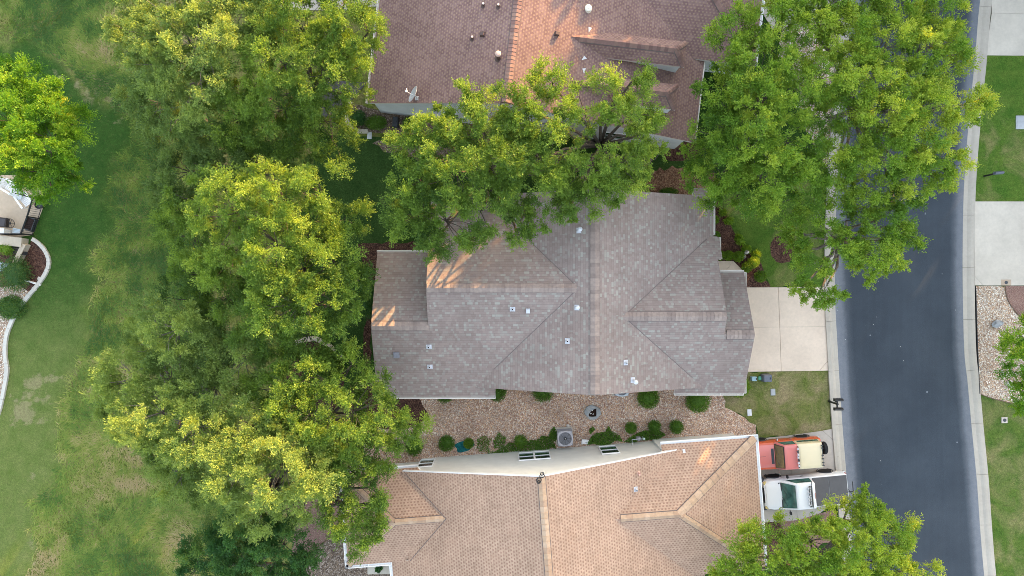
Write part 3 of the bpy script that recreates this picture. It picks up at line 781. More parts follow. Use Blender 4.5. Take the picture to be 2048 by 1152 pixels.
            p = MB(); p.lathe(c+Vector((0, 0, .32*k)), [(.056*k, -.03), (.058*k, .03), (.04*k, .03)], 12); p.build('collar', M_PALEV, o)
        elif kind == 'darkbox':
            fl.box(c+R@Vector((0, 0, .09)), (.26*k, .24*k, .18), R=R, taper=.8); o = fl.build('roof_vent', M_DV, s.root, bevel=.02)
        elif kind == 'stack':
            fl.lathe(c, [(.2, 0), (.13, .05), (.10, .09), (.10, .6), (.0, .6)], 14); o = fl.build('roof_vent', M_DV, s.root)
            p = MB(); p.lathe(c+Vector((0, 0, .6)), [(.09, 0), (.15, .04), (.15, .14), (.08, .19), (0, .2)], 16); p.build('cap', plain('copper_cap', (.60, .42, .36), .5), o)
        elif kind == 'turbine':
            fl.lathe(c, [(.2, -.02), (.15, .08), (.13, .15), (0, .15)], 20); o = fl.build('roof_vent', M_CREAM, s.root)
            p = MB(); p.lathe(c+Vector((0, 0, .13)), [(.12, 0), (.19, .03), (.19, .09), (.13, .13), (.06, .13), (.05, .16), (0, .16)], 22); p.build('cap', M_CREAM, o)
        return o
M_ROOFLINE = plain('dark_roof_line', (.15, .125, .12), .9, .1)  # dark tone for the painted cap shade lines and the valley strips
M_DV = plain('brown_vent', (.10, .065, .06), .6); M_PALEV = plain('pale_collar', (.6, .5, .45), .5); M_CREAM = plain('cream_paint', (.72, .68, .58), .5, var=.04)
WIN = (M_WHITE, M_GLASS, M_SCREEN)

S_GREY = shingle_mat('weathered_grey_shingles', [(0, (.225, .175, .158)), (.35, (.246, .194, .175)), (.65, (.263, .212, .19)), (.82, (.26, .225, .202)), (.93, (.28, .258, .23)), (1, (.30, .282, .25))], .143, (.14, .26), .66)
S_TAN = shingle_mat('tan_brown_shingles', [(0, (.355, .24, .172)), (.5, (.40, .272, .198)), (1, (.445, .305, .222))], .150, (.20, .30), .86, dash=(.19, .50, .52, (.22, .125, .09), .75), warm=(.41, .265, .19))
S_MAUVE = shingle_mat('red_brown_shingles', [(0, (.175, .108, .104)), (.5, (.21, .132, .126)), (1, (.25, .165, .152))], .150, (.20, .30), .70, dash=(.205, .45, .55, (.31, .215, .155), .75))
K_GREY = [plain('cap_grey', (.27, .215, .19), .9, .1), plain('cap_grey_dark', (.235, .185, .165), .9, .1), plain('cap_grey_pale', (.30, .24, .21), .9, .1)]
K_TAN = [plain('cap_tan', (.43, .30, .205), .9, .1), plain('cap_tan_dark', (.385, .26, .18), .9, .1), plain('cap_tan_pale', (.46, .33, .235), .9, .1)]
K_MAUVE = [plain('cap_mauve', (.235, .15, .135), .9, .1), plain('cap_mauve_dark', (.19, .12, .11), .9, .1), plain('cap_mauve_pale', (.26, .17, .145), .9, .1)]

# --- the grey roofed house in the middle
hc = House('house', 'single storey house under a weathered grey shingle roof, in the middle')
R0, RZ, m1 = 4.3, 6.06, .44
hc.slope([(R0, -5.55), (11.3, -5.55), (11.3, 5.15), (R0, 5.15)], (RZ+m1*R0, -m1, 0))
hc.slope([(R0, -5.55), (R0, 5.15), (-2.7, 5.15), (-2.7, -5.55)], (RZ-m1*R0, m1, 0))
hc.slope([(-4.49, 0), (3.7, 0), (-.93, -5.3), (-.93, -6.1), (-7.56, -6.1), (-7.56, -2.04), (-4.49, -2.04)], (5.70, 0, m1))
hc.slope([(-4.49, 0), (3.7, 0), (-1.1, 4.9), (-4.49, 4.9)], (5.70, 0, -m1))
hc.slope([(-7.56, -2.04), (-4.44, -2.04), (-4.44, 2.0), (-7.56, 2.0)], (4.80-m1*2.04, 0, -m1))
zf = 5.36; mf = .52
hc.slope([(5.5, -1.5), (11.35, -1.5), (11.35, -2.5), (13.0, -2.5), (13.0, -5.9), (9.1, -5.9), (9.1, -5.2)], (zf+mf*1.5, 0, mf))
hc.slope([(5.5, -1.5), (11.35, -1.5), (11.35, 1.6), (11.6, 1.6), (11.6, 2.85), (11.0, 3.05)], (zf-mf*1.5, 0, -mf))
hc.slope([(11.3, -2.5), (13.0, -2.5), (13.0, .87), (11.3, .87)], (4.84-mf*2.5, 0, -mf))
hc.slope([(10.0, 5.1), (11.1, 5.1), (11.1, 5.55), (10.0, 5.55)], (3.6+.3*5.1, 0, -.3))
hc.roof(S_GREY, M_TRIM)
hc.walls([(-7.2, -5.7), (-1.2, -5.7), (-1.2, -5.2), (9.4, -5.2), (9.4, -5.5), (12.7, -5.5), (12.7, .5), (11.0, .5), (11.0, 4.8), (-4.2, 4.6), (-4.2, 1.6), (-7.2, 1.6)], M_BEIGE)
hc.walls([(-4.25, -1.9), (-4.2, -1.9), (-4.2, 1.6), (-4.25, 1.6)], M_BEIGE)
hc.cap((R0, -5.5, RZ), (R0, 5.1, RZ), K_GREY, .24, .2, drop=m1)
hc.cap((-4.45, 0, 5.70), (3.35, 0, 5.70), K_GREY, .24, .2, drop=m1)
hc.cap((-7.52, -2.04, 4.80), (-4.5, -2.04, 4.80), K_GREY, .24, .2, drop=m1)
hc.cap((5.75, -1.5, zf), (11.3, -1.5, zf), K_GREY, .24, .2, drop=mf)
hc.cap((11.5, -2.5, 4.85), (12.95, -2.5, 4.85), K_GREY, .24, .2, drop=mf)
hc.valley([(3.4, -.08), (-1.0, -4.48)]); hc.valley([(3.4, .08), (-1.0, 4.48)]); hc.valley([(6.0, -1.6), (10.0, -4.98)]); hc.valley([(6.0, -1.4), (10.9, 2.75)])
zE = lambda y: zf+mf*1.5+mf*y
hc.gutter((-7.58, -6.1, 3.02), (-.93, -6.1, 3.02), M_TRIM)
hc.gutter((-4.45, 2.0, 3.03), (-7.58, 2.0, 3.03), M_TRIM)
hc.gutter((9.1, -5.9, zE(-5.9)), (13.0, -5.9, zE(-5.9)), M_TRIM)
hc.gutter((13.0, .87, 3.09), (11.4, .87, 3.09), M_TRIM)
hc.gutter((13.02, -5.9, zE(-5.9)), (13.02, -4.95, zE(-5.9)), M_TRIM)
hc.gutter((13.02, -.3, 3.09), (13.02, .87, 3.09), M_TRIM)
hc.gutter((11.62, 1.6, 3.0), (11.62, 2.85, 3.0), M_TRIM)
hc.gutter((11.3, 3.0, 2.98), (11.3, 5.15, 2.98), M_TRIM)
for u, v, k in ((1157, 461, 'tall'), (1153, 615, 'cap'), (1134, 682, 'pipe'), (1025, 619, 'pipe'), (1056, 621, 'box'), (858, 694, 'pipe'), (860, 734, 'pipe'), (793, 709, 'greybox'), (1252, 725, 'pipe'), (1266, 760, 'tall')):
    hc.vent(u, v, k)

# --- the red brown roofed house at the top
th = math.atan2(-.116, .993); ht = House('house', 'house under a red brown shingle roof with two long dormers', (-.31, 9.48), th)
pe, pw_ = .34, .433
ht.slope([(0, -.02), (10.7, -.02), (10.7, 8), (10.7, 26), (0, 26)], (6.4, -pe, 0))
ht.slope([(0, 0), (0, 26), (-7.86, 26), (-7.86, 0)], (6.4, pw_, 0))
ht.slope([(13.5, 4.6), (13.5, 5.0), (7.4, 10.8), (4.6, 10.8), (4.6, 8.5), (8.0, 4.6)], (3.0-.42*4.6, 0, .42))
ht.slope([(13.5, 4.6), (13.5, 17.0), (7.3, 10.8)], (3.0+.42*13.5, -.42, 0))
ht.slope([(13.5, 17.0), (4.6, 17.0), (4.6, 10.8), (7.3, 10.8)], (3.0+.42*17.0, 0, -.42))
def dormer(bc, a0, a1, zr, ze, hw):
    m = (zr-ze)/hw; run = hw*.95
    ht.slope([(a0-1.0, bc), (a1-run, bc), (a1, bc-hw), (a0-1.0, bc-hw)], (zr-m*bc, 0, m))
    ht.slope([(a0-1.0, bc), (a1-run, bc), (a1, bc+hw), (a0-1.0, bc+hw)], (zr+m*bc, 0, -m))
    ht.slope([(a1-run, bc), (a1, bc-hw), (a1, bc+hw)], (zr+(zr-ze)/run*(a1-run), -(zr-ze)/run, 0))
dormer(4.15, 3.2, 9.2, 5.36, 4.72, .68); dormer(1.83, 3.2, 9.0, 5.30, 4.66, .68)
ht.roof(S_MAUVE, M_TRIM)
ht.walls([(-7.7, .25), (10.2, .12), (10.2, 5.0), (13.2, 5.0), (13.2, 16.7), (10.2, 25), (-7.7, 25)], M_STUCCO_BL)
for bc, a1, hw in ((4.15, 9.2, .68), (1.83, 9.0, .68)):
    mb = MB(); mb.box(((4.5+a1-.15)/2, bc, 3.75), (a1-.15-4.5, 2*hw-.24, 1.9)); mb.build('dormer_wall', M_STUCCO_BL, ht.root)
    ht.cap((3.0, bc, 5.36 if bc > 3 else 5.30), (a1-hw*.95, bc, 5.36 if bc > 3 else 5.30), K_MAUVE, .17, .2, drop=.94)
    for sg in (-1, 1): ht.cap((a1-hw*.95, bc, 5.36 if bc > 3 else 5.30), (a1-.03, bc+sg*(hw-.03), 4.74 if bc > 3 else 4.68), K_MAUVE, .13, .2, drop=.5, name='hip_cap')
ht.cap((0, .03, 6.4), (0, 26, 6.4), K_MAUVE, .22, .2, drop=.38)
ht.cap((7.4, 10.75, 5.6), (13.45, 4.65, 3.02), K_MAUVE, .18, .2, drop=.3, name='hip_cap')
ht.gutter((13.5, 4.6, 3.0), (13.5, 17, 3.0), M_WHITE, .14)
ht.gutter((-7.86, 25, 3.0), (-7.86, 0, 3.0), M_TRIM)
mb = MB(); mb.bar((10.75, -.02, 2.68), (10.75, 5, 2.68), .06, .2); mb.build('fascia', M_TRIM, ht.root)
for u, v, k, s_ in ((967, 12, 'dark', 1), (997, 14, 'dark', 1), (945, 78, 'dark', 1), (966, 69, 'darkbox', 1.1), (997, 117, 'stack', 1), (1176, 19, 'turbine', 1), (1113, 68, 'darkbox', 1)):
    ht.vent(u, v, k, s_)
for u, v, r in ((1180, 60, .3), (1168, 118, -.3), (1169, 142, .6)):
    a, b, z = ht.on(u, v); R = ht.tilt(a, b); mb = MB()
    q = [Vector((-.1, -.13, 0)), Vector((.14, .10, 0)), Vector((-.06, .16, 0))]
    q = [Vector((a, b, z+.012)) + R @ (Matrix.Rotation(r, 3, 'Z') @ x) for x in q]
    mb.add(q+[x-R@Vector((0, 0, .01)) for x in q], [(0, 1, 2), (5, 4, 3), (0, 3, 4, 1), (1, 4, 5, 2), (2, 5, 3, 0)]); mb.build('flashing', M_WHITEM, ht.root)
ht.window(-3.3, .235, .9, 2.0, .9, -1, WIN); ht.window(3.1, .21, .9, 2.2, 1.1, -1, WIN); ht.window(6.3, .16, .9, 2.2, 1.1, -1, WIN)

# --- the tan roofed house at the bottom
th = math.atan2(.076, .997); hb = House('house', 'house under a tan brown shingle roof with a long pale stucco side wall', (1.51, -9.67), th)
pb = .42
hb.slope([(0, 0), (8.9, 0), (8.9, -22), (0, -22)], (6.42, -pb, 0))
hb.slope([(0, 0), (0, -22), (-8.72, -22), (-8.72, -5.0), (-7.7, -5.0), (-7.7, 0)], (6.42, pb, 0))
pw2 = .43; zr = 3.0+pw2*2.6
hb.slope([(-11.15, .12), (-6.83, .12), (-4.6, -2.5), (-8.15, -2.5)], (3.0+pw2*.12, 0, -pw2))
hb.slope([(-11.15, -5.1), (-8.15, -2.5), (-4.6, -2.5), (-6.9, -5.1)], (3.0+pw2*5.1, 0, pw2))
kx = (zr-3.0)/3.0
hb.slope([(-11.15, .12), (-8.15, -2.5), (-11.15, -5.1)], (3.0+kx*11.15, kx, 0))
bN, bC, bS, aE, aR = .35, -3.0, -7.1, 12.22, 7.25
ze, zt = 3.0, 4.83; pn = (zt-ze)/(bN-bC); px_ = (zt-ze)/(aE-aR)
hb.slope([(3.6, bC), (aR, bC), (aE, bN), (6.9, bN), (6.9, .02)], (ze+pn*bN, 0, -pn))
pS = (zt-ze)/(bC-bS); hb.slope([(3.6, bC), (aR, bC), (aE, bS), (7.6, bS)], (ze-pS*bS, 0, pS))
hb.slope([(aR, bC), (aE, bN), (aE, bS)], (ze+px_*aE, -px_, 0))
hb.roof(S_TAN, M_WHITE, .18)
hb.walls([(-10.7, -.3), (-7.0, -.3), (-7.0, -.13), (7.0, -.13), (7.0, -.02), (11.85, -.02), (11.85, -6.7), (8.4, -6.7), (8.4, -20), (-8.3, -20), (-8.3, -4.7), (-10.7, -4.7)], M_STUCCO)
hb.cap((0, -.02, 6.42), (0, -22, 6.42), K_TAN, .19, .30, drop=pb, lift=.06)
hb.cap((-8.1, -2.5, zr), (-5.2, -2.5, zr), K_TAN, .16, .24, drop=pw2, lift=.05)
hb.cap((4.1, bC, zt), (aR, bC, zt), K_TAN, .18, .30, drop=pn, lift=.06)
hb.cap((aR, bC, zt), (aE-.05, bN-.04, ze+.02), K_TAN, .21, .42, drop=.3, name='hip_cap', lift=.03, thick=.03)
hb.cap((aR, bC, zt), (aE-.05, bS+.04, ze+.02), K_TAN, .17, .3, drop=.3, name='hip_cap')
hb.cap((-8.15, -2.5, zr), (-11.1, .07, 3.02), K_TAN, .16, .3, drop=.3, name='hip_cap')
hb.cap((-8.15, -2.5, zr), (-11.1, -5.05, 3.02), K_TAN, .16, .3, drop=.3, name='hip_cap')
hb.valley([(-5.3, -2.5), (-7.5, -.1)]); hb.valley([(-5.3, -2.5), (-7.6, -5.0)])
hb.gutter((aE, bS, ze), (aE, bN, ze), M_WHITE, .16)
hb.gutter((aE+.16, bN, ze), (6.9, bN, ze), M_WHITE, .14)
hb.gutter((-6.83, .12, 3.0), (-11.3, .12, 3.0), M_WHITE, .14)
hb.gutter((-11.15, .12, 3.0), (-11.15, -5.25, 3.0), M_WHITE, .16)
hb.gutter((-11.3, -5.1, 3.0), (-8.7, -5.1, 3.0), M_WHITE, .16)
hb.gutter((-8.72, -5.3, 2.75), (-8.72, -22, 2.75), M_WHITE, .16)
for a0, a1 in ((-7.6, -.02), (.02, 8.0)):
    z0, z1 = 6.42-pb*abs(a0), 6.42-pb*abs(a1); mb = MB(); mb.bar((a0, .03, z0-.10), (a1, .03, z1-.10), .05, .19); mb.build('fascia', M_WHITE, hb.root)
hb.window(-.22, -.11, .85, 2.45, 1.75, 1, WIN, 2); hb.window(4.15, -.11, .75, 2.4, .95, 1, WIN); hb.window(-6.55, -.11, .7, 2.2, .80, 1, WIN)
hb.vent(1272, 978, 'pipe', .9)
a, b, z = hb.on(1277, 946); mb = MB(); mb.lathe((a, b, z), [(.12, 0), (.07, .05), (.05, .08), (.05, .35), (0, .35)], 12); mb.build('roof_vent', plain('pink_pipe', (.55, .33, .26), .6), hb.root)
a, b, z = hb.on(1368, 902); R = hb.tilt(a, b); mb = MB(); mb.box(Vector((a, b, z))+R@Vector((0, 0, .012)), (.22, .14, .02), R=R); mb.build('flashing', M_WHITEM, hb.root)

# ---------------------------------------------------------------- trees: lobes are (u, v, height, radius px, tint shift, density)
tree('elm_tree', 'broad grey olive elm at the meadow edge left of the top house', (430, 180),
     [(290, 60, 7.5, 70, .0), (265, 95, 6.5, 45, -.05), (350, 40, 8.5, 85, 0.08), (330, 130, 8.0, 80, .0), (400, 100, 9.0, 90, 0.07), (310, 200, 6.5, 60, -.1), (385, 200, 7.5, 85, -.05),
      (455, 60, 8.5, 80, 0.07), (500, 20, 8.0, 75, -.05), (420, -30, 8, 90, 0), (330, 260, 5.5, 50, -.12), (410, 265, 6.5, 60, -.12)], LEAF['olive'], M_BARK_PALE, leaf=.088, tint_mu=.48, tint_sd=.13, bare=.0)
tree('elm_tree', 'green elm with yellow tips crowding the left corner of the top house', (640, 190),
     [(600, 60, 8.5, 85, .02), (560, 120, 9.0, 80, 0.10), (680, 60, 8.0, 75, 0.07), (735, 55, 7.0, 48, 0.07), (650, 140, 8.0, 80, -.02), (710, 110, 7.0, 50, .05), (520, 170, 8.0, 75, 0.07),
      (690, 185, 6.0, 42, 0.08), (560, 210, 7.5, 80, .02), (640, 235, 6.5, 65, .0), (520, 260, 6.5, 70, -.1), (600, 285, 6.0, 60, -.05), (660, 275, 5.5, 45, .0), (470, 230, 7.0, 70, 0.07), (560, -30, 8, 80, 0), (690, -20, 7.5, 60, .05)],
     LEAF['oak'], M_BARK, leaf=.088, tint_mu=.47, tint_sd=.13)
tree('elm_tree', 'dark green elm between the two clusters of taller trees at left', (520, 345),
     [(370, 340, 6.0, 60, -.1), (440, 330, 6.5, 65, -.1), (515, 325, 6.0, 60, -.12), (590, 345, 5.8, 55, -.1), (345, 390, 5.5, 45, -.1)], LEAF['olive'], M_BARK, leaf=.088, tint_mu=.35, tint_sd=.16)
tree('elm_tree', 'yellow topped elm at mid left beside the dark lawn', (530, 460),
     [(400, 400, 7.5, 75, .0), (470, 420, 9.0, 85, 0.15), (560, 400, 9.0, 85, 0.14), (640, 390, 7.5, 70, .05), (680, 440, 6.5, 52, -.1), (380, 470, 7.0, 65, .05), (455, 500, 8.0, 80, 0.10), (545, 485, 9.0, 80, 0.10), (620, 470, 7.5, 70, .0), (400, 545, 6.5, 60, -.05), (350, 440, 6.0, 45, -.05)],
     LEAF['oak'], M_BARK, leaf=.088, tint_mu=.50, tint_sd=.13)
tree('elm_tree', 'green elm whose boughs touch the left end of the grey roof', (600, 610),
     [(530, 570, 7.5, 75, .05), (600, 540, 8.0, 80, .02), (665, 520, 7.0, 65, -.08), (712, 560, 6.5, 52, -.1), (585, 610, 8.5, 80, 0.07), (655, 600, 7.5, 70, -.05), (700, 620, 6.0, 38, -.1), (530, 640, 7.0, 70, .0), (610, 670, 6.5, 62, .0), (450, 590, 6.5, 70, -.1), (380, 600, 5.5, 60, -.12)],
     LEAF['oak'], M_BARK, leaf=.088, tint_mu=.45, tint_sd=.18)
tree('elm_tree', 'yellow tufted elm leaning over the meadow at lower left', (380, 820),
     [(345, 660, 7.5, 70, 0.08), (300, 690, 6.5, 45, 0.14), (430, 690, 6.5, 70, -.1), (260, 760, 7.0, 60, 0.13), (235, 790, 6.5, 42, 0.14), (330, 760, 6.5, 70, -.08), (420, 780, 6.5, 75, -.05), (310, 830, 8.0, 80, 0.15), (250, 840, 6.5, 45, .05), (390, 860, 8.0, 75, 0.15), (360, 945, 7.0, 55, 0.14), (390, 970, 6.5, 40, 0.08), (330, 900, 6.0, 45, .05), (480, 720, 6.5, 70, -.05), (300, 630, 5.5, 42, .0)],
     LEAF['olive'], M_BARK_PALE, leaf=.088, tint_mu=.48, tint_sd=.13, dens=1.25)
tree('elm_tree', 'bright green elm over the stone edged bed at lower left', (640, 850),
     [(570, 740, 6.5, 60, -.05), (640, 760, 7.5, 60, 0.07), (700, 730, 6.5, 48, .0), (735, 770, 6.0, 38, -.02), (620, 820, 8.0, 75, 0.07), (700, 830, 8.0, 80, .02), (780, 840, 6.5, 60, -.02), (825, 850, 5.8, 40, .03), (750, 890, 7.0, 65, .0), (540, 830, 7.0, 70, -.1), (680, 900, 7.0, 65, -.1), (560, 780, 7, 60, .05)],
     LEAF['oak'], M_BARK, leaf=.088, tint_mu=.50, tint_sd=.18)
tree('elm_tree', 'yellow crowned elm left of the tan roofed house', (560, 970),
     [(500, 860, 8.0, 75, 0.14), (480, 940, 8.5, 75, 0.17), (560, 930, 9.0, 80, 0.20), (620, 960, 8.5, 60, 0.17), (520, 1010, 7.5, 70, 0.07), (470, 1040, 6.5, 50, .0), (600, 1000, 7.0, 55, 0.07), (430, 1000, 6.5, 45, -.1), (560, 870, 8, 70, 0.07), (640, 900, 7, 60, 0)],
     LEAF['olive'], M_BARK, leaf=.088, tint_mu=.50, tint_sd=.13)
tree('elm_tree', 'loose green elm with boughs hanging over the corner of the tan roof', (660, 985),
     [(700, 950, 7.5, 58, -.12), (735, 980, 7.5, 45, -.1), (680, 1010, 7.5, 50, -.05), (740, 1015, 7.2, 36, -.02), (720, 1055, 7.5, 45, .12), (745, 1065, 7.0, 30, .25), (650, 950, 7.5, 55, -.1), (760, 1005, 6.8, 24, .1), (705, 1085, 6.5, 28, .05)],
     LEAF['oak'], M_BARK, leaf=.088, tint_mu=.48, tint_sd=.17, dens=.85)
tree('cedar_tree', 'deep blue green tree at the bottom edge left of the gravel', (500, 1120),
     [(420, 1110, 6.0, 65, 0), (490, 1080, 6.8, 70, -.02), (560, 1100, 6.5, 70, .05), (610, 1130, 6.0, 45, 0.07), (470, 1150, 6.5, 80, 0), (390, 1140, 5.5, 45, -.05), (545, 1040, 5.5, 40, -.05), (560, 1170, 6.5, 80, 0), (620, 1160, 5.8, 35, 0.07)],
     LEAF['deep'], M_BARK, leaf=.088, tint_mu=.42, tint_sd=.13)
tree('maple_tree', 'rounded bright green maple beside the patio at the left edge', (60, 260),
     [(40, 170, 6.2, 55, -.02), (10, 160, 5.5, 40, -.05), (95, 205, 6.5, 55, .05), (140, 245, 5.5, 42, 0.07), (30, 235, 7.0, 70, .05), (90, 275, 7.0, 70, 0.08), (140, 310, 6.0, 48, .05), (30, 310, 7.0, 70, 0.14), (85, 345, 6.0, 55, .05), (140, 350, 5.2, 35, -.05), (-20, 250, 6.5, 70, 0), (95, 375, 4.8, 32, -.1), (-10, 330, 6, 50, 0.07)],
     LEAF['bright'], M_BARK, leaf=.088, tint_mu=.40, tint_sd=.16, ns=22)
tree('oak_tree', 'wide oak spreading over the left part of the grey roof', (985, 372),
     [(835, 300, 7.6, 52, .02), (880, 270, 8.0, 55, .08), (950, 260, 8.5, 70, 0.08), (1000, 215, 8.6, 62, 0.07), (950, 200, 8.2, 38, 0.10), (840, 360, 7.8, 68, .02), (910, 340, 8.6, 75, .0), (980, 330, 8.8, 70, .0), (835, 430, 7.6, 65, -.06), (890, 440, 8.0, 68, -.08), (960, 420, 8.2, 55, -.05), (868, 484, 7.6, 44, -.12), (1010, 385, 8.2, 55, -.1), (1040, 440, 7.6, 45, -.06), (1036, 468, 7.6, 26, -.05), (800, 445, 7.0, 32, -.05), (1030, 300, 8.6, 65, .0)],
     LEAF['oak'], M_BARK, leaf=.088, tint_mu=.47, tint_sd=.14, zmin=6.7)
tree('oak_tree', 'yellow green oak between the top house and the grey roof', (1200, 300),
     [(1060, 220, 8.6, 55, .12), (1105, 165, 8.6, 42, .15), (1105, 235, 8.8, 55, .12), (1170, 215, 8.8, 50, .12), (1230, 200, 9.0, 62, .2), (1265, 160, 8.2, 32, .22), (1285, 225, 8.5, 50, .18), (1315, 250, 7.8, 32, .15), (1100, 320, 8.5, 65, .05), (1170, 340, 8.4, 65, .06), (1240, 330, 8.3, 60, .12), (1285, 320, 7.8, 42, .15), (1120, 390, 8.0, 55, -.05), (1180, 390, 7.8, 55, -.02), (1240, 375, 7.6, 45, .1), (1140, 415, 7.4, 30, -.1), (1060, 330, 8.4, 55, -.02), (1290, 275, 7.6, 34, .1)],
     LEAF['oak'], M_BARK, leaf=.088, tint_mu=.50, tint_sd=.14, zmin=6.7)
tree('oak_tree', 'dense rich green oak standing left of the road by the front lawn', (1540, 240),
     [(1480, 70, 8.0, 62, -.02), (1462, 120, 7.4, 46, -.02), (1530, 130, 8.6, 75, .02), (1440, 190, 7.6, 58, .02), (1510, 210, 8.8, 80, 0.07), (1580, 190, 8.6, 75, -.05), (1450, 260, 7.6, 65, -.1), (1400, 300, 6.0, 38, -.12), (1510, 290, 8.5, 80, .08), (1580, 280, 8.5, 75, -.02), (1450, 345, 7.0, 65, -.05), (1530, 360, 7.6, 75, .02), (1600, 350, 7.6, 62, -.05), (1480, 395, 6.2, 48, -.05), (1560, 405, 6.2, 45, .0), (1400, 355, 5.8, 38, .0), (1560, 60, 8, 70, .05), (1430, 400, 5.6, 28, 0)],
     LEAF['fresh'], M_BARK, leaf=.088, tint_mu=.48, tint_sd=.17)
tree('elm_tree', 'tall yellow green elm overhanging the road at upper right', (1662, 240),
     [(1640, 20, 8.5, 75, .1), (1600, 0, 8, 70, .05), (1720, 20, 8.0, 65, -.05), (1800, 30, 8.0, 60, .05), (1870, 30, 8.2, 52, .08), (1900, 60, 7.2, 26, .05), (1690, 90, 8.6, 65, .08), (1770, 90, 8.6, 70, .12), (1850, 95, 8.6, 65, .1), (1650, 150, 8.6, 60, .05), (1730, 165, 9.0, 70, .02), (1830, 150, 8.8, 68, .12), (1905, 125, 8.0, 40, .15), (1700, 130, 8.9, 45, .22), (1780, 215, 9.2, 65, .15), (1870, 215, 9.0, 62, .2), (1940, 205, 8.2, 40, .24), (1970, 215, 7.4, 20, .24), (1660, 230, 8, 55, -.05), (1690, 300, 8.0, 60, -.02), (1760, 310, 8.5, 68, .05), (1840, 280, 8.8, 65, .18), (1890, 315, 8.0, 45, .15), (1820, 350, 8.0, 55, .02), (1740, 375, 7.4, 55, .0), (1680, 370, 7.0, 45, -.05), (1870, 350, 7.4, 34, .1), (1795, 395, 6.8, 34, -.05)],
     LEAF['fresh'], M_BARK_PALE, leaf=.088, tint_mu=.58, tint_sd=.17, dens=1.15)
tree('elm_tree', 'sparse lime green elm with bare grey twigs over the driveway end', (1665, 470),
     [(1610, 470, 6.2, 40, .0), (1602, 500, 5.4, 30, .0), (1590, 460, 5.2, 28, 0), (1700, 440, 6, 40, 0), (1650, 450, 6.8, 45, .1), (1700, 470, 7.0, 50, -.05), (1760, 440, 7.0, 55, -.08), (1810, 450, 6.8, 40, -.12), (1830, 475, 6.2, 24, -.1), (1680, 510, 7.2, 50, .08), (1740, 510, 7.4, 58, .12), (1785, 530, 6.8, 38, .18), (1620, 530, 6.0, 36, .02), (1600, 585, 5.6, 24, .0), (1660, 570, 6.2, 34, .02), (1640, 590, 5.8, 24, .05), (1740, 545, 6.6, 40, .15), (1790, 480, 7, 40, 0)],
     LEAF['fresh'], M_BARK_PALE, leaf=.088, tint_mu=.50, tint_sd=.13, dens=.8, hole=.12, sub_r=.58)
tree('elm_tree', 'yellow green elm covering the bottom right end of the tan roof', (1600, 1120),
     [(1500, 1075, 6.0, 42, .05), (1565, 1078, 6.4, 42, .08), (1480, 1120, 6.4, 45, .02), (1550, 1130, 7.2, 65, .0), (1630, 1090, 7.2, 62, .05), (1700, 1045, 6.8, 52, .08), (1740, 1010, 6.2, 38, -.05), (1700, 1100, 7.2, 70, .05), (1770, 1070, 6.6, 50, -.1), (1810, 1050, 5.8, 26, -.08), (1770, 1130, 6.8, 60, .1), (1840, 1150, 6.2, 45, .15), (1640, 1170, 7, 70, .05), (1570, 1190, 7, 70, 0), (1720, 1180, 6.8, 60, .05), (1705, 1005, 6.0, 26, .1), (1470, 1160, 6, 45, 0)],
     LEAF['fresh'], M_BARK, leaf=.088, tint_mu=.66, tint_sd=.15, dens=1.1)
tree('young_tree', 'small golden green tree in the pale gravel at the right edge', (2060, 720),
     [(2045, 660, 3.6, 34, .05), (2030, 700, 4.2, 38, .12), (2060, 720, 4.4, 50, .05), (2030, 745, 3.8, 34, -.05), (2055, 780, 3.4, 38, -.05), (2070, 670, 4, 45, 0), (2042, 815, 2.6, 22, -.05)],
     LEAF['bright'], M_BARK, leaf=.088, tint_mu=.50, tint_sd=.16, zmin=.6, trunk_r=.1)

# unseen trees added beyond the frame to block the low sun from the street: one mass
def sun_block_trees():
    pos = []; wood = []
    pts = []
    for x in np.arange(-30, 62, 2.6):
        for k in range(3):
            pts.append((x+rng.normal(0, .8), 30 + k*3.4 + max(0, (x-20))*(-.25) + rng.normal(0, .8)))
    for y in np.arange(-8, 20, 2.6):
        for k in range(2): pts.append((52+k*3+rng.normal(0, .7), y+rng.normal(0, .8)))
    for (x, y) in pts:
        h = 8.8 - (1.2 if 6 < x < 18 else 0) + (0 if x < 19 or x > 46 or 36.2 < x < 39.2 else min(8.0, (x-19)*2)) + .5*math.sin(x*.45+y*.2) + rng.normal(0, .5)
        for j in range(40):
            d = unit(rng.normal(0, 1, (1, 3)))[0]; c = np.array([x, y, h*.52]) + d*np.array([2.2, 2.2, h*.45])
            p, a = spray_clump(c, 1.1, d, 9, 8, .3); pos.append(np.concatenate([p, a], 1))
    q = np.concatenate(pos); v, f = leaf_quads(q[:, :3], q[:, 3:], .55*rng.uniform(.7, 1.3, len(q)), width=.7)
    o = fast_mesh('sun_block_trees', v, f, LEAF['oak'], np.clip(rng.normal(.4, .15, len(f)), 0, 1))
    return tag(o, 'unseen mass of trees added beyond the top of the view to block the sun', 'sun_block_trees', None, 'stuff')
sun_block_trees()

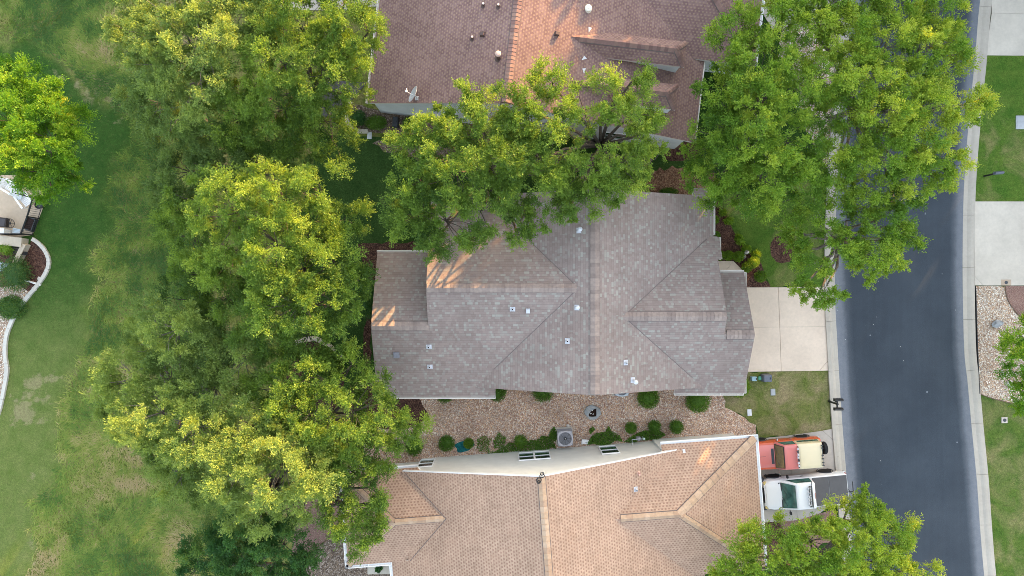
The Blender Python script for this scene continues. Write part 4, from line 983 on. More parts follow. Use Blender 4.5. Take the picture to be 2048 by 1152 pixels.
# ---------------------------------------------------------------- long meadow grass, tufts on the lawns
mw = W2([(240, -60), (300, -40), (260, 120), (228, 190), (222, 250), (222, 330), (190, 400), (170, 500), (150, 580), (136, 640), (115, 740), (95, 840), (60, 960), (24, 1050), (10, 1200), (470, 1200), (500, 1040), (460, 940), (430, 800), (420, 640), (420, 500), (420, 300), (420, -60)])
mt = W2([(-40, -40), (250, -40), (290, 100), (262, 190), (200, 195), (130, 125), (60, 92), (-40, 50)])
def mtint(p):
    a = vnoise(p, .35, 5)*.5 + vnoise(p, 1.1, 6)*.3 + vnoise(p, 3.1, 7)*.2
    return np.clip((a-.5)*2.2+.40, 0, 1)
grass_stuff('meadow_grass', [(mw, .86), (mt, .14)], 120000, M_MEADOW, (.05, .16), .036, 2.2, 'long uncut meadow grass, green and straw coloured', mtint, 'grass', .01, keep=lambda p: rng.random(len(p)) < np.clip(wildness(p)*1.3-.25, 0, 1))

# ---------------------------------------------------------------- shrubs and ground cover
BX, LM, DP = LEAF['box'], LEAF['lime'], LEAF['deep']
g1 = 'round shrubs along the south wall of the grey house'
for lab, uv, r, h in (
    ('clipped round shrub half under the grey eave, nearest the wooded left end', (888, 788), 19, 1.0),
    ('clipped round shrub at the step where the white grey-roof gutter ends', (994, 785), 19, 1.0),
    ('clipped round shrub tucked under the grey roof between gutter end and stone ring', (1086, 783), 22, 1.1),
    ('wide loose shrub right of the half hidden air conditioner', (1297, 796), 23, 1.0),
    ('largest clipped shrub below the right corner gutter of the grey roof', (1396, 802), 25, 1.1)):
    shrub('round_shrub', lab, uv, r, BX, h, g1, tint=.52 if uv[0] < 1200 else .66)
g2 = 'small round shrubs in the gravel by the pale wall'
for lab, uv, r, h, m, t in (
    ('dark clipped ball shrub in gravel left of the teal cover', (893, 887), 17, .8, BX, .5),
    ('tiny olive ball shrub standing on the teal cover', (937, 887), 11, .7, LM, .12),
    ('soft grey green shrub rising from ground cover above the double window', (1041, 883), 14, .7, BX, .72),
    ('ball shrub above the gas meter, left of a row of three', (1262, 856), 12.5, .7, BX, .62),
    ('ball shrub in the middle of the row of three by the pale wall', (1309, 853), 13.5, .75, BX, .5),
    ('ball shrub at the right end of the row of three by the pale wall', (1353, 854), 15, .8, BX, .55),
    ('shaded shrub at the left end of the gravel under the tree', (828, 893), 19, .9, BX, .6)):
    shrub('ball_shrub', lab, uv, r, m, h, g2, tint=t)
g3 = 'shrubs of the front bed'
for lab, uv, r, h, m, t in (
    ('lime edged ball shrub half hidden by the grey roof edge', (1428, 440), 10, .8, LM, .25),
    ('low shrub under the roof corner above the small gutter step', (1432, 470), 8, .6, BX, .6),
    ('clipped ball shrub against the wall, first of three above the walkway', (1440, 511), 10.5, .8, LM, .22),
    ('clipped ball shrub in the middle of the three above the walkway', (1457, 511), 10.5, .8, LM, .2),
    ('clipped ball shrub at the right of the three above the walkway', (1477, 513), 11.5, .8, LM, .22),
    ('olive ball shrub right of the walkway bend', (1494, 534), 11, .8, LM, .15),
    ('olive ball shrub at the lower tip of the front bed', (1521, 553), 12.5, .8, LM, .12),
    ('leafy yellow green bush in the middle of the front bed', (1507, 524), 12, .8, LM, .6),
    ('bright low bush left of the white garden statue', (1493, 499), 10, .55, LM, .5)):
    shrub('front_shrub', lab, uv, r, m, h, g3, tint=t)
g4 = 'spiky leafed clumps along the front bed'
for lab, uv, r, w2, rz in (
    ('spiky green clump at the upper end of the front bed', (1457, 442), 9, 7, 0), ('long spiky clump on the lawn side of the front bed', (1480, 480), 15, 8, -1.0),
    ('spiky lime clump right of the statue', (1512, 508), 9, 7, .3), ('spiky clump under the tree branches at the top of the bed', (1446, 424), 8, 7, 0)):
    shrub('iris_clump', lab, uv, r, LM, .5, g4, 'plant', .22, 500, .45, spiky=.35, rz=rz, w2=w2)
shrub('hedge_shrub', 'bright green shrub wrapping the lower right corner of the grey roof', (1478, 774), 24, LM, .8, tint=.35, w2=22)
shrub('low_shrub', 'low dark shrub between the pine straw and the grey roof', (1337, 384), 20, BX, .5, tint=.4, w2=9)
shrub('leafy_shrub', 'dark leafy bush inside the curved stone edging by the top house', (716, 236), 17, DP, .9, tint=.35)
shrub('low_shrub', 'wide bright low shrub left of the dark utility box by the top house', (752, 245), 23, BX, .6, tint=.75, w2=15)
shrub('low_shrub', 'bright low shrub right of the dark utility box by the top house', (817, 246), 13, BX, .6, tint=.75, w2=12)
shrub('leafy_shrub', 'tall shaded shrub against the left end of the grey house', (735, 600), 20, DP, 1.6, tint=.4, w2=40)
shrub('leafy_shrub', 'shaded shrub inside the broken stone ring at lower left', (648, 735), 40, LEAF['oak'], 1.2, tint=.4, leaf=.1)
shrub('leafy_shrub', 'dark shrub beside the concrete pad below the tan roof corner', (757, 1136), 7, DP, .5, tint=.2, w2=10, leaf=.14, n=300)
shrub('rose_bush', 'tall loose bush with a few rust coloured blooms beside the left patio', (28, 548), 30, LEAF['rose'], 1.4, tint=.5, leaf=.11, w2=36, spiky=.25)
shrub('flowering_bush', 'leafy bright green bush in the dark bed under the beige patio wall', (14, 500), 15, LEAF['fresh'], 1.0, tint=.5, leaf=.13, w2=11, spiky=.2)
shrub('ground_cover_mat', 'low bluish green mat in the kerbed bed below the rose bush', (22, 615), 34, DP, .3, tint=.62, w2=24, leaf=.07, cat='plant')

def cover(name, label, polys, n, lm, mu=.5, h=.16, leaf=.08):
    p = np.concatenate([scatter(rough(W2(q), .06, .3), int(n*s)) for q, s in polys]); n = len(p)
    z = rng.uniform(.02, h, n)*(.5+vnoise(p, 2.5, 9)); pos = np.concatenate([p, z[:, None]], 1)
    v, f = leaf_quads(pos, rng.normal(0, 1, (n, 3)), leaf*rng.uniform(.6, 1.4, n), up=1.2, width=.6)
    return tag(fast_mesh(name, v, f, lm, np.clip(rng.normal(mu, .18, n), 0, 1)), label, 'ground cover', None, 'stuff')
cover('ground_cover', 'dark green creeping ground cover along the pale wall',
      [([(955, 880), (972, 868), (985, 878), (978, 896), (990, 902), (960, 904)], .05), ([(985, 880), (996, 866), (1012, 874), (1010, 890), (990, 896)], .05),
       ([(975, 905), (1010, 893), (1030, 880), (1050, 885), (1070, 880), (1085, 895), (1080, 900), (1000, 908)], .18), ([(1068, 880), (1085, 872), (1104, 874), (1112, 885), (1113, 895), (1070, 899)], .14), ([(1098, 858), (1110, 852), (1114, 868), (1112, 880), (1098, 876)], .06),
       ([(1174, 880), (1190, 866), (1210, 864), (1216, 852), (1225, 860), (1240, 870), (1244, 880), (1200, 889), (1176, 889)], .28), ([(1176, 858), (1184, 852), (1190, 858), (1182, 866)], .02),
       ([(1250, 884), (1262, 872), (1278, 868), (1290, 862), (1318, 858), (1326, 866), (1320, 876), (1270, 884)], .22)], 9000, LEAF['box'], .62)

# ---------------------------------------------------------------- edgings, stones and lids
edging('stone_edging', 'curved row of pale edging blocks round the bed at the top house corner', [(703, 204), (696, 215), (693, 232), (699, 252), (708, 261), (722, 263), (746, 263)], .26, .16, M_STONE, blocks=.46)
edging('stone_edging', 'broken arc of rough edging stones under the trees at lower left', [(586, 690), (600, 682), (628, 677), (645, 683), (662, 694), (675, 706), (685, 713)], .30, .2, M_STONE, blocks=.44, gap=.05)
edging('white_edging', 'long wavy white edging between the left lawn and the patio beds', [(66, 478), (78, 486), (90, 499), (97, 513), (99, 525), (96, 540), (88, 555), (72, 576), (52, 600), (34, 625), (22, 650), (14, 675), (12, 710), (16, 740), (10, 775), (2, 815), (-10, 850)], .22, .14, M_EDGEW, blocks=1.1, gap=.012)
edging('steel_edging', 'dark metal edging curving between pale gravel and pink granite on the right', [(2010, 572), (2012, 590), (2022, 612), (2045, 637), (2080, 650)], .04, .06, M_JOINT)
edging('steel_edging', 'dark curved edging where pink granite meets dark gravel at lower left', [(620, 1103), (648, 1085), (668, 1070), (690, 1055)], .05, .07, M_JOINT)
edging('steel_edging', 'dark curved edging between trees and pink granite at lower left', [(592, 1052), (590, 1030), (598, 1005), (608, 990)], .12, .08, M_JOINT)
edging('steel_edging', 'dark metal edging along the back of the right kerb beside the gravel', [(1949, 572), (1951, 640), (1953, 700), (1957, 787)], .04, .13, M_BLACK)
edging('steel_edging', 'dark edging between pale gravel and the lower right lawn', [(1957, 787), (1985, 797), (2025, 807)], .04, .06, M_JOINT)

def rock(name, label, uv, d, m, seed, h=.5):
    r = random.Random(seed); mb = MB(); bm = bmesh.new(); bmesh.ops.create_icosphere(bm, subdivisions=2, radius=.5)
    vs = [v.co*(1+r.uniform(-.22, .16)) for v in bm.verts]; fs = [tuple(v.index for v in f.verts) for f in bm.faces]; bm.free()
    mb.add([(v.x*d[0], v.y*d[1], max(v.z*h, -.1)+h*.3) for v in vs], fs); o = mb.build(name, m); p = P(*uv); o.location = p; o.rotation_euler = (0, 0, r.uniform(0, 3)*0+.25)
    return tag(o, label, 'rock')
M_ROCK = plain('grey_rock', (.30, .31, .32), .9, .2, var=.35, scale=5); M_ROCK2 = plain('pale_rock', (.55, .52, .48), .9, .2, var=.25, scale=7)
rock('boulder', 'flat bluish grey boulder lying in the pale gravel at right', (1993, 648), (.65, .48), M_ROCK, 3, .3)
rock('boulder', 'pale whitish boulder in gravel at the foot of the small right tree', (2018, 768), (.48, .45), M_ROCK2, 5, .35)
rock('garden_rock', 'flat pale oblong stone in the mulch near the white pipe', (79, 559), (.22, .38), M_ROCK2, 8, .1)
rock('garden_rock', 'round white stone just below the white pipe in the left bed', (70, 578), (.36, .3), M_ROCK2, 9, .2)
rock('garden_rock', 'pale pointed rock right above the grey air conditioner', (1136, 851), (.2, .2), M_ROCK2, 12, .15)

def lid(name, label, uv, d, m, rz=0.0, inner=None, h=.06):
    p = P(uv[0], uv[1]); t = thing(name, label, 'valve box', p, rz); mb = MB(); mb.box((0, 0, h/2), (d[0], d[1], h)); mb.build('frame', m, t, bevel=.012)
    k = MB(); 
    if inner == 'hole': k.lathe((0, 0, h), [(.10, .0), (.10, .012), (0, .012)], 18); k.build('lid', M_DARK, t)
    else: k.box((0, 0, h+.004), (d[0]*.82, d[1]*.82, .016)); k.build('lid', m, t, bevel=.006)
    return t
M_LIDG = concrete_mat('grey_lid', (.40, .42, .44), .2); M_LIDW = concrete_mat('white_lid', (.66, .68, .70), .08)
lid('valve_box', 'large rounded grey lid in the right lawn at the frame edge', (2041, 245), (.60, .82), M_LIDG, 0)
lid('valve_box', 'small square lid with a round hole at the lower edge of the right driveway', (2011, 565), (.62, .36), concrete_mat('tan_lid', (.42, .33, .25), .1), 0, 'hole')
lid('valve_box', 'small pale square lid with a round hole in the lower right lawn', (2008, 840), (.36, .36), concrete_mat('pale_lid', (.50, .45, .40), .2), 0, 'hole')
lid('valve_box', 'pale grey lid in the dry lawn below the dark meter box', (1545.5, 784), (.28, .40), M_LIDG, .03)
lid('valve_box', 'white oblong lid at the edge of gravel and dry lawn', (1498.5, 825), (.26, .40), M_LIDW, .08)
lid('valve_box', 'pale framed lid set in the dark lawn below the curved stone edging', (739, 271), (.28, .42), M_LIDW, -.02)

def meter_box(name, label, uv, d, m, rz=0.0):
    p = P(uv[0], uv[1], d[2]); t = thing(name, label, 'utility box', (p.x, p.y, 0), rz); mb = MB(); mb.box((0, 0, d[2]/2), d, taper=.93); mb.build('case', m, t, bevel=.03)
    k = MB(); k.box((0, 0, d[2]+.008), (d[0]*.86, d[1]*.86, .03)); k.build('cover', m, t, bevel=.012); h = MB(); h.box((d[0]*.3, 0, d[2]+.03), (.05, .12, .02)); h.build('latch', M_BLACK, t)
    return t
meter_box('utility_box', 'dark blue grey box at the driveway edge above the dry lawn', (1536, 757), (.52, .46, .55), M_GREYBOX, .03)
meter_box('utility_box', 'dark grey oblong box in the gravel by the top house wall', (790, 243), (.34, .60, .5), M_DARK, -.08)
meter_box('utility_box', 'small pale blue box beside the shrub at the roof corner', (1509, 758), (.34, .28, .3), plain('pale_blue_plastic', (.26, .40, .46), .5), .03)
p = P(1522, 756); t = thing('sprinkler_valve', 'green domed valve cap with a white cap beside it by the pale blue box', 'valve', p)
mb = MB(); mb.lathe((-.08, 0, 0), [(.13, 0), (.13, .10), (.10, .15), (0, .17)], 16); mb.build('green_cap', plain('green_plastic', (.12, .42, .28), .5), t, smooth=True)
mb = MB(); mb.lathe((.09, .01, 0), [(.09, 0), (.09, .12), (.06, .16), (0, .17)], 16); mb.build('white_cap', M_WHITE, t, smooth=True)
p = P(1489, 505); t = thing('garden_statue', 'small white stone statue in the front bed', 'statue', p)
mb = MB(); mb.lathe((0, 0, 0), [(.14, 0), (.14, .08), (.09, .12), (.10, .25), (.13, .38), (.08, .48), (.05, .50)], 14); mb.build('body', M_ROCK2, t, smooth=True)
mb = MB(); mb.lathe((0, 0, .5), [(.05, -.02), (.085, .05), (.085, .10), (.05, .16), (0, .18)], 14); mb.build('head', M_ROCK2, t, smooth=True)
mb = MB(); mb.lathe((-.02, -.26, 0), [(.09, 0), (.11, .06), (.07, .12), (0, .13)], 12); mb.build('base_stone', M_ROCK2, t, smooth=True)

# air conditioners
def condenser(label, uv, rz, m, s=.92, h=.85):
    p = P(uv[0], uv[1], h); t = thing('air_conditioner', label, 'air conditioner', (p.x, p.y, 0), rz); a = s/2
    mb = MB(); mb.box((0, 0, .03), (s+.12, s+.12, .06)); mb.build('pad', M_CONC2, t)
    mb = MB(); mb.box((0, 0, .06+(h-.12)/2), (s*.95, s*.95, h-.12))
    for i in range(16):
        zz = .13+i*(h-.25)/16; mb.box((0, 0, zz), (s*.965, s*.965, .016))
    mb.build('case', M_GREYMET, t, bevel=.01)
    mb = MB(); n = 32; rr = .37*s/.92; ring = []
    def sq(k, q):
        x, y = math.cos(k), math.sin(k); e = .28; d = (abs(x)**(1/e)+abs(y)**(1/e))**e; return (x/d*q, y/d*q)
    for q, z, kind in ((a, h-.09, 0), (a, h-.015, 0), (a*.97, h, 0), (rr+.02, h+.005, 1), (rr, h-.02, 1), (rr*.98, h-.10, 1)):
        ring.append([(*(sq(2*math.pi*i/n, q) if not kind else (math.cos(2*math.pi*i/n)*q, math.sin(2*math.pi*i/n)*q)), z) for i in range(n)])
    mb.loft(ring, cap=False); mb.build('top_cover', m, t, smooth=True)
    mb = MB(); mb.lathe((0, 0, h-.25), [(rr*.98, .12), (rr*.98, 0), (0, 0)], 24); mb.build('well', M_BLACK, t)
    mb = MB()
    for i in range(5):
        M = Matrix.Rotation(2*math.pi*i/5, 3, 'Z'); mb.box(M@Vector((rr*.5, 0, h-.16)), (rr*.85, rr*.42, .012), R=M@Matrix.Rotation(.35, 3, 'X'))
    mb.build('fan', plain('fan_blade', (.10, .12, .14), .4), t)
    mb = MB()
    for i in range(8): mb.torus((0, 0, h-.005), rr*(i+1)/8.2, .006, 28, 4)
    for i in range(4):
        M = Matrix.Rotation(math.pi*i/4, 3, 'Z'); mb.bar(M@Vector((-rr, 0, h)), M@Vector((rr, 0, h)), .012)
    mb.build('grille', plain('grille_wire', (.06, .065, .07), .5), t)
    mb = MB(); mb.lathe((0, 0, h-.02), [(.09, 0), (.09, .03), (.05, .045), (0, .05)], 16); g = mb.build('hub', M_BLACK, t)
    k = MB(); k.lathe((0, 0, h+.03), [(.03, 0), (.02, .02), (0, .022)], 10); k.build('bolt', M_WHITE, g)
    return t
condenser('grey air conditioner with a round black fan beside the pale wall', (1130.5, 877.5), .06, plain('ac_grey', (.42, .41, .44), .5))
condenser('pale blue grey air conditioner half hidden under the grey roof edge', (1244, 779), 0.0, plain('ac_pale', (.48, .54, .58), .5), .84, .75)

# stone ring planter
p = P(1185, 824); t = thing('planter_ring', 'grey stone ring with a dark wedge of soil and white pebbles in the gravel', 'planter', p)
r = random.Random(4); mb = MB(); n = 22; out, inn = [], []
for i in range(n):
    a = 2*math.pi*i/n; R = .53+r.uniform(-.05, .05); out.append((math.cos(a)*R, math.sin(a)*R*.80)); 
tri = [(.20, .26), (.22, -.22), (.0, -.27), (-.27, -.22), (-.20, -.04), (-.04, .14)]
def tripoint(i):
    a = 2*math.pi*i/n; d = Vector((math.cos(a), math.sin(a))); best = 1e9
    for j in range(len(tri)):
        A, B = Vector(tri[j]), Vector(tri[(j+1) % len(tri)]); e = B-A; den = d.x*e.y-d.y*e.x
        if abs(den) > 1e-6:
            k = (A.x*e.y-A.y*e.x)/den; w = (A.x*d.y-A.y*d.x)/den
            if k > 0 and -1e-4 <= w <= 1.0001: best = min(best, k)
    return (d.x*best, d.y*best) if best < 1e8 else (d.x*.2, d.y*.2)
inn = [tripoint(i) for i in range(n)]
zt = [.22+r.uniform(-.03, .04) for _ in range(n)]
mb.loft([[(x, y, -.02) for x, y in out], [(x*.97, y*.97, zt[i]*.8) for i, (x, y) in enumerate(out)], [((x*.6+u*.4), (y*.6+w*.4), zt[i]) for i, ((x, y), (u, w)) in enumerate(zip(out, inn))], [(u*1.05, w*1.05, zt[i]*.85) for i, (u, w) in enumerate(inn)], [(u, w, .05) for u, w in inn]], cap=False)
mb.build('stone_ring', concrete_mat('ring_stone', (.36, .38, .39), .25), t)
mb = MB(); mb.add([(u, w, .07) for u, w in inn], [tuple(range(n))]); mb.build('soil', plain('black_soil', (.03, .018, .014), .95, .1, var=.4, scale=30), t)
for x, y in ((-.13, .05), (-.02, .10), (-.14, -.09), (-.09, -.07), (.04, -.10), (.02, -.12)):
    mb = MB(); mb.lathe((x, y, .07), [(.02, 0), (.03, .02), (.02, .045), (0, .05)], 8); mb.build('pebble', M_WHITE, t, smooth=True)

# white splash block, gas meter, teal cover
p = P(1170, 883); t = thing('splash_block', 'white plastic splash block on gravel right of the grey air conditioner', 'splash block', p, -.12)
mb = MB(); mb.box((0, 0, .04), (.44, .27, .08)); mb.build('tray', M_WHITE, t, bevel=.03); mb = MB(); mb.box((.09, -.05, .085), (.12, .03, .012)); mb.build('slot', M_DARK, t)
for sg in (-1, 1):
    mb = MB(); mb.box((0, sg*.12, .09), (.42, .025, .05)); mb.build('rim', M_WHITE, t, bevel=.006)
q = P(1277, 877, .6); t = thing('gas_meter', 'grey gas meter with white pipework beside the pale wall', 'gas meter', (q.x, q.y, 0), .06)
mb = MB(); mb.box((0, 0, .55), (.26, .18, .32)); mb.lathe((0, .0, .71), [(.12, 0), (.10, .06), (0, .08)], 14); mb.build('meter', M_GREYMET, t, bevel=.02)
mb = MB(); mb.tube([(-.1, 0, .78), (-.42, 0, .78), (-.42, -.32, .78)], .022, 8); mb.tube([(.1, 0, .78), (.3, 0, .78), (.3, 0, 0)], .022, 8); mb.build('pipe', M_WHITEM, t)
mb = MB(); mb.lathe((.3, 0, .7), [(.05, 0), (.07, .05), (.07, .10), (0, .12)], 12); mb.build('regulator', plain('pale_green_metal', (.45, .58, .52), .5), t)
p = P(928, 893); mb = MB(); n = 26; rr = random.Random(11); V = [(0, 0, .12)]; Fc = []
for k in range(1, 5):
    for i in range(n):
        a = 2*math.pi*i/n; R = (.17*k)*(1+.13*math.sin(3*a+1)+.08*math.sin(5*a)); V.append((math.cos(a)*R*.82, math.sin(a)*R*.48+.06*math.cos(a), max(.012, .15-.03*k+rr.uniform(-.03, .03)) if k < 4 else .01))
Fc += [(0, 1+i, 1+(i+1) % n) for i in range(n)]
for k in range(3):
    for i in range(n): Fc.append((1+k*n+i, 1+(k+1)*n+i, 1+(k+1)*n+(i+1) % n, 1+k*n+(i+1) % n))
mb.add(V, Fc); o = mb.build('ground_cover_cloth', plain('teal_cloth', (.012, .14, .15), .85, .2, var=.45, scale=12)); o.location = p
tag(o, 'crumpled teal cover lying on gravel under a tiny round shrub', 'cover')
# debris twigs
# satellite dish on the top roof
a, b, z = ht.on(834, 197); w = ht.W(a, b, z); t = thing('satellite_dish', 'white satellite dish with its feed arm on the edge of the top roof', 'satellite dish', w)
mb = MB(); mb.tube([(.0, 0, 0), (.0, 0, .35), (-.04, .02, .62)], .03, 8); mb.box((0, 0, .02), (.2, .2, .03)); mb.tube([(.1, -.12, .0), (0, 0, .4)], .015, 6); mb.tube([(.12, .1, .0), (0, 0, .4)], .015, 6); mb.build('mast', M_WHITEM, t)
ax = Vector((-.84, .33, .46)).normalized(); R = ax.to_track_quat('Z', 'Y').to_matrix()
mb = MB(); pr = [(0, .0), (.12, .008), (.25, .035), (.36, .075), (.40, .095), (.405, .085), (.36, .06), (.25, .02), (.12, -.008), (0, -.015)]
mb.lathe((-.05, .02, .66), pr, 28, R=R @ Matrix.Diagonal((1.12, 1.25, 1.0)).to_3x3()); mb.build('dish', M_WHITEM, t, smooth=True)
e = Vector((-.05, .02, .66))+ax*.50+Vector((0, 0, -.14)); mb = MB(); mb.tube([Vector((-.05, .0, .42)), e], .016, 6); mb.build('feed_arm', M_WHITE, t)
mb = MB(); mb.box(e, (.12, .10, .10)); mb.box(e+Vector((.02, .09, .04)), (.06, .1, .06)); mb.build('feed_horn', M_WHITE, t, bevel=.015)
# cable coil at the tan ridge
w = hb.W(-.05, -.02, 6.46); t = thing('cable_coil', 'black loops of cable hung at the peak of the tan roof', 'cable', w, .3)
for x, y, R_ in ((-.12, -.08, .13), (.10, .08, .12), (.13, .18, .09), (-.16, -.17, .09)):
    mb = MB(); mb.torus((x, y, .05), R_, .022, 20, 6, Matrix.Rotation(.4, 3, 'X')); mb.build('loop', M_BLACK, t)

# mailboxes
def mailbox(label, base, boxes, rz, arm, group=None):
    p = P(*base); t = thing('mailbox', label, 'mailbox', p, rz)
    mb = MB(); mb.box((0, 0, .6), (.09, .09, 1.2)); mb.build('post', M_BLACK, t)
    if arm: mb = MB(); mb.bar((0, -arm, 1.1), (0, arm, 1.1), .07); mb.bar((-.02, 0, .8), (-.02, arm*.7, 1.1), .04); mb.build('cross_arm', M_BLACK, t)
    for y in boxes:
        ring = []
        for x in (-.25, .25):
            ring.append([(x, y+.085*c_, 1.14+s_) for c_, s_ in ((-1, 0), (-1, .12), (-.8, .19), (-.4, .235), (0, .25), (.4, .235), (.8, .19), (1, .12), (1, 0))])
        m = MB(); m.loft(ring); o = m.build('box', M_GREYBOX if not arm else M_BLACK, t)
        d = MB(); d.box((.262, y, 1.22), (.02, .15, .15)); d.build('door', M_BLACK, o); f = MB(); f.box((.05, y+.1, 1.3), (.03, .012, .16)); f.build('flag', M_DARK, o)
    return t
mailbox('black twin mailbox on one post at the left kerb above the parked cars', (1657, 802), (-.27, .27), 0.0, .36)
mailbox('single dark mailbox on a leaning post in the right lawn', (1968, 352.5), (0,), .06, 0)

# ---------------------------------------------------------------- patio at the left edge
slabs('patio', [[(-300, 340), (66, 352), (92, 402), (66, 470), (40, 474), (-300, 470)]], plain('patio_concrete', (.50, .40, .30), .9, .1, var=.06), .03)
sheet('mulch_bed', [(64, 480), (78, 488), (96, 513), (97, 540), (85, 556), (60, 585), (40, 572), (34, 540), (40, 522)], .016, M_MULCH)
sheet('gravel_bed', [(42, 570), (84, 556), (60, 590), (36, 620), (20, 660), (12, 700), (14, 745), (0, 815), (-200, 815), (-200, 600)], .014, M_GRAVEL_PALE)
sheet('mulch_bed', [(-200, 492), (56, 492), (40, 535), (38, 575), (-200, 620)], .013, M_MULCH)
# beige garden wall with its return
def garden_wall(label, a, b, w, h, m):
    A, B = P(*a), P(*b); c = (A+B)/2; t = thing('garden_wall', label, 'wall', (c.x, c.y, 0)); mb = MB(); mb.bar((A.x-c.x, A.y-c.y, h/2), (B.x-c.x, B.y-c.y, h/2), w, h); mb.build('wall', m, t)
    k = MB(); k.bar((A.x-c.x, A.y-c.y, h+.03), (B.x-c.x, B.y-c.y, h+.03), w+.06, .05); k.build('coping', plain('coping', (.50, .43, .34), .85, .2, var=.06), t, bevel=.01); return t
garden_wall('beige coped wall between the left patio and the dark bed', (-60, 474), (57, 486), .5, .55, M_BEIGE)
garden_wall('short pale wall return along the left mulch bed', (59, 489), (40, 528), .22, .45, concrete_mat('pale_wall', (.52, .46, .38), .1))
A = P(8, 462, 1.0); t = thing('white_post', 'white post end at the left frame edge by the patio wall', 'post', (P(4, 462, .9).x, P(4, 462, .9).y, 0)); mb = MB(); mb.box((0, 0, .45), (.22, .22, .9)); mb.build('shaft', M_WHITE, t); mb = MB(); mb.box((0, 0, .93), (.3, .3, .06)); mb.build('post_cap', M_WHITE, t)
# iron railing: runs round the patio edge
t = thing('railing', 'black iron railing round the corner of the left patio', 'railing', P(80, 436)); o0 = t.location
path = [P(58, 392), P(90, 401), P(79, 437), P(67, 470), P(18, 470)]
mb = MB(); rails = []
for k, (A, B) in enumerate(zip(path[:-1], path[1:])):
    r_ = MB()
    for z in (.12, 1.02, 1.1): r_.bar(A-o0+Vector((0, 0, z)), B-o0+Vector((0, 0, z)), .035 if z > 1 else .028)
    r_.build('rail', M_BLACK, t); n = int((B-A).length/.115)
    b_ = MB()
    for i in range(1, n):
        q = A.lerp(B, i/n)-o0; b_.bar(q+Vector((0, 0, .12)), q+Vector((0, 0, 1.05)), .016)
    b_.build('balusters', M_BLACK, t)
for q in path:
    p_ = MB(); p_.box(q-o0+Vector((0, 0, .57)), (.055, .055, 1.14)); p_.build('post', M_BLACK, t)

def garden_chair(label, uv, rz, group='white slatted chairs on the left patio', m=None):
    m = m or M_WHITE; p = P(uv[0], uv[1], .4); t = thing('garden_chair', label, 'chair', (p.x, p.y, 0), rz, group)
    mb = MB()
    for i in range(6): mb.box((-.24+i*.094, 0, .36-.012*i), (.08, .52, .022), R=Matrix.Rotation(.12, 3, 'Y'))
    mb.build('seat', m, t)
    mb = MB(); R = Matrix.Rotation(-.45, 3, 'Y')
    for i in range(7):
        y = -.27+i*.09; L = .80-.10*abs(i-3)/3; mb.box(R@Vector((-.02, y, L/2))+Vector((-.27, 0, .34)), (.022, .078, L), R=R)
    mb.build('backrest', m, t)
    for sg in (-1, 1):
        mb = MB(); mb.box((.0, sg*.34, .58), (.74, .12, .025)); mb.build('armrest', m, t, bevel=.01)
        for x in (-.3, .3):
            l = MB(); l.box((x, sg*.33, .285), (.07, .03, .57)); l.build('leg', m, t)
    return t
garden_chair('white slatted garden chair left of the round table, below the maple', (21, 374), -.55)
garden_chair('white slatted garden chair right of the round table, beside the railing', (51, 401), -.95)
p = P(33, 462, .35); t = thing('garden_stool', 'small pale blue slatted stool between the spoked box and railing corner', 'stool', (p.x, p.y, 0), -.15); M_PB = plain('blue_white', (.46, .54, .60), .6)
for i in range(4):
    mb = MB(); mb.box((0, -.11+i*.075, .36), (.46, .06, .025)); mb.build('slat', M_PB, t)
for x in (-.18, .18):
    for y in (-.09, .09):
        mb = MB(); mb.box((x, y, .17), (.035, .035, .34)); mb.build('leg', M_PB, t)
p = P(35, 391, .5); t = thing('round_table', 'round pale metal patio table between two white chairs', 'table', (p.x, p.y, 0))
mb = MB(); mb.lathe((0, 0, .48), [(.27, 0), (.28, .015), (.27, .03), (.2, .025), (0, .03)], 28); mb.build('tabletop', plain('mottled_white', (.60, .66, .68), .4, var=.3, scale=14), t)
for i in range(3):
    a = 2*math.pi*i/3; mb = MB(); mb.tube([(math.cos(a)*.1, math.sin(a)*.1, .48), (math.cos(a)*.24, math.sin(a)*.24, 0)], .015, 6); mb.build('leg', M_WHITE, t)
p = P(8, 445, .5); t = thing('spoked_box', 'dark woven box with one large spoked ring on the patio', 'cart', (p.x, p.y, 0), -.12)  # box and ring form made up for dark spoked shapes
mb = MB(); mb.box((-.12, 0, .42), (.55, .55, .30), taper=1.05); mb.build('body', plain('dark_wicker', (.05, .042, .04), .85, .2, var=.4, scale=40), t); mb = MB(); mb.box((-.12, 0, .575), (.44, .44, .015)); mb.build('lid', plain('dark_lid', (.07, .065, .07), .7, .2), t)
mb = MB(); Mx = Matrix.Rotation(.18, 3, 'X'); mb.torus((.36, 0, .5), .27, .018, 26, 6, Mx); wv = mb.build('wheel', M_BLACK, t)
mb = MB()
for i in range(6):
    a = math.pi*i/3; mb.bar((.36, 0, .5), Vector((.36, 0, .5))+Mx@Vector((math.cos(a)*.26, math.sin(a)*.26, 0)), .018)
mb.build('spokes', M_BLACK, wv); mb = MB(); mb.lathe((.36, 0, .47), [(.05, 0), (.05, .06), (0, .06)], 12); mb.build('hub', M_BLACK, wv)
p = P(78, 409, .3); t = thing('flower_pot', 'round black pot inside the railing beside the maple', 'pot', (p.x, p.y, 0))
mb = MB(); mb.lathe((0, 0, 0), [(.17, 0), (.25, .3), (.27, .32), (.24, .34), (.22, .28), (0, .26)], 22); mb.build('bowl', M_BLACK, t, smooth=True); mb = MB(); mb.lathe((0, 0, .27), [(.2, 0), (.1, .03), (0, .04)], 14); mb.build('soil', M_DARK, t)
p = P(61, 448, .15); t = thing('dark_box', 'black slanted box behind the railing', 'planter', (p.x, p.y, 0), -.35)  # box form made up for a dark slanted patch
mb = MB()
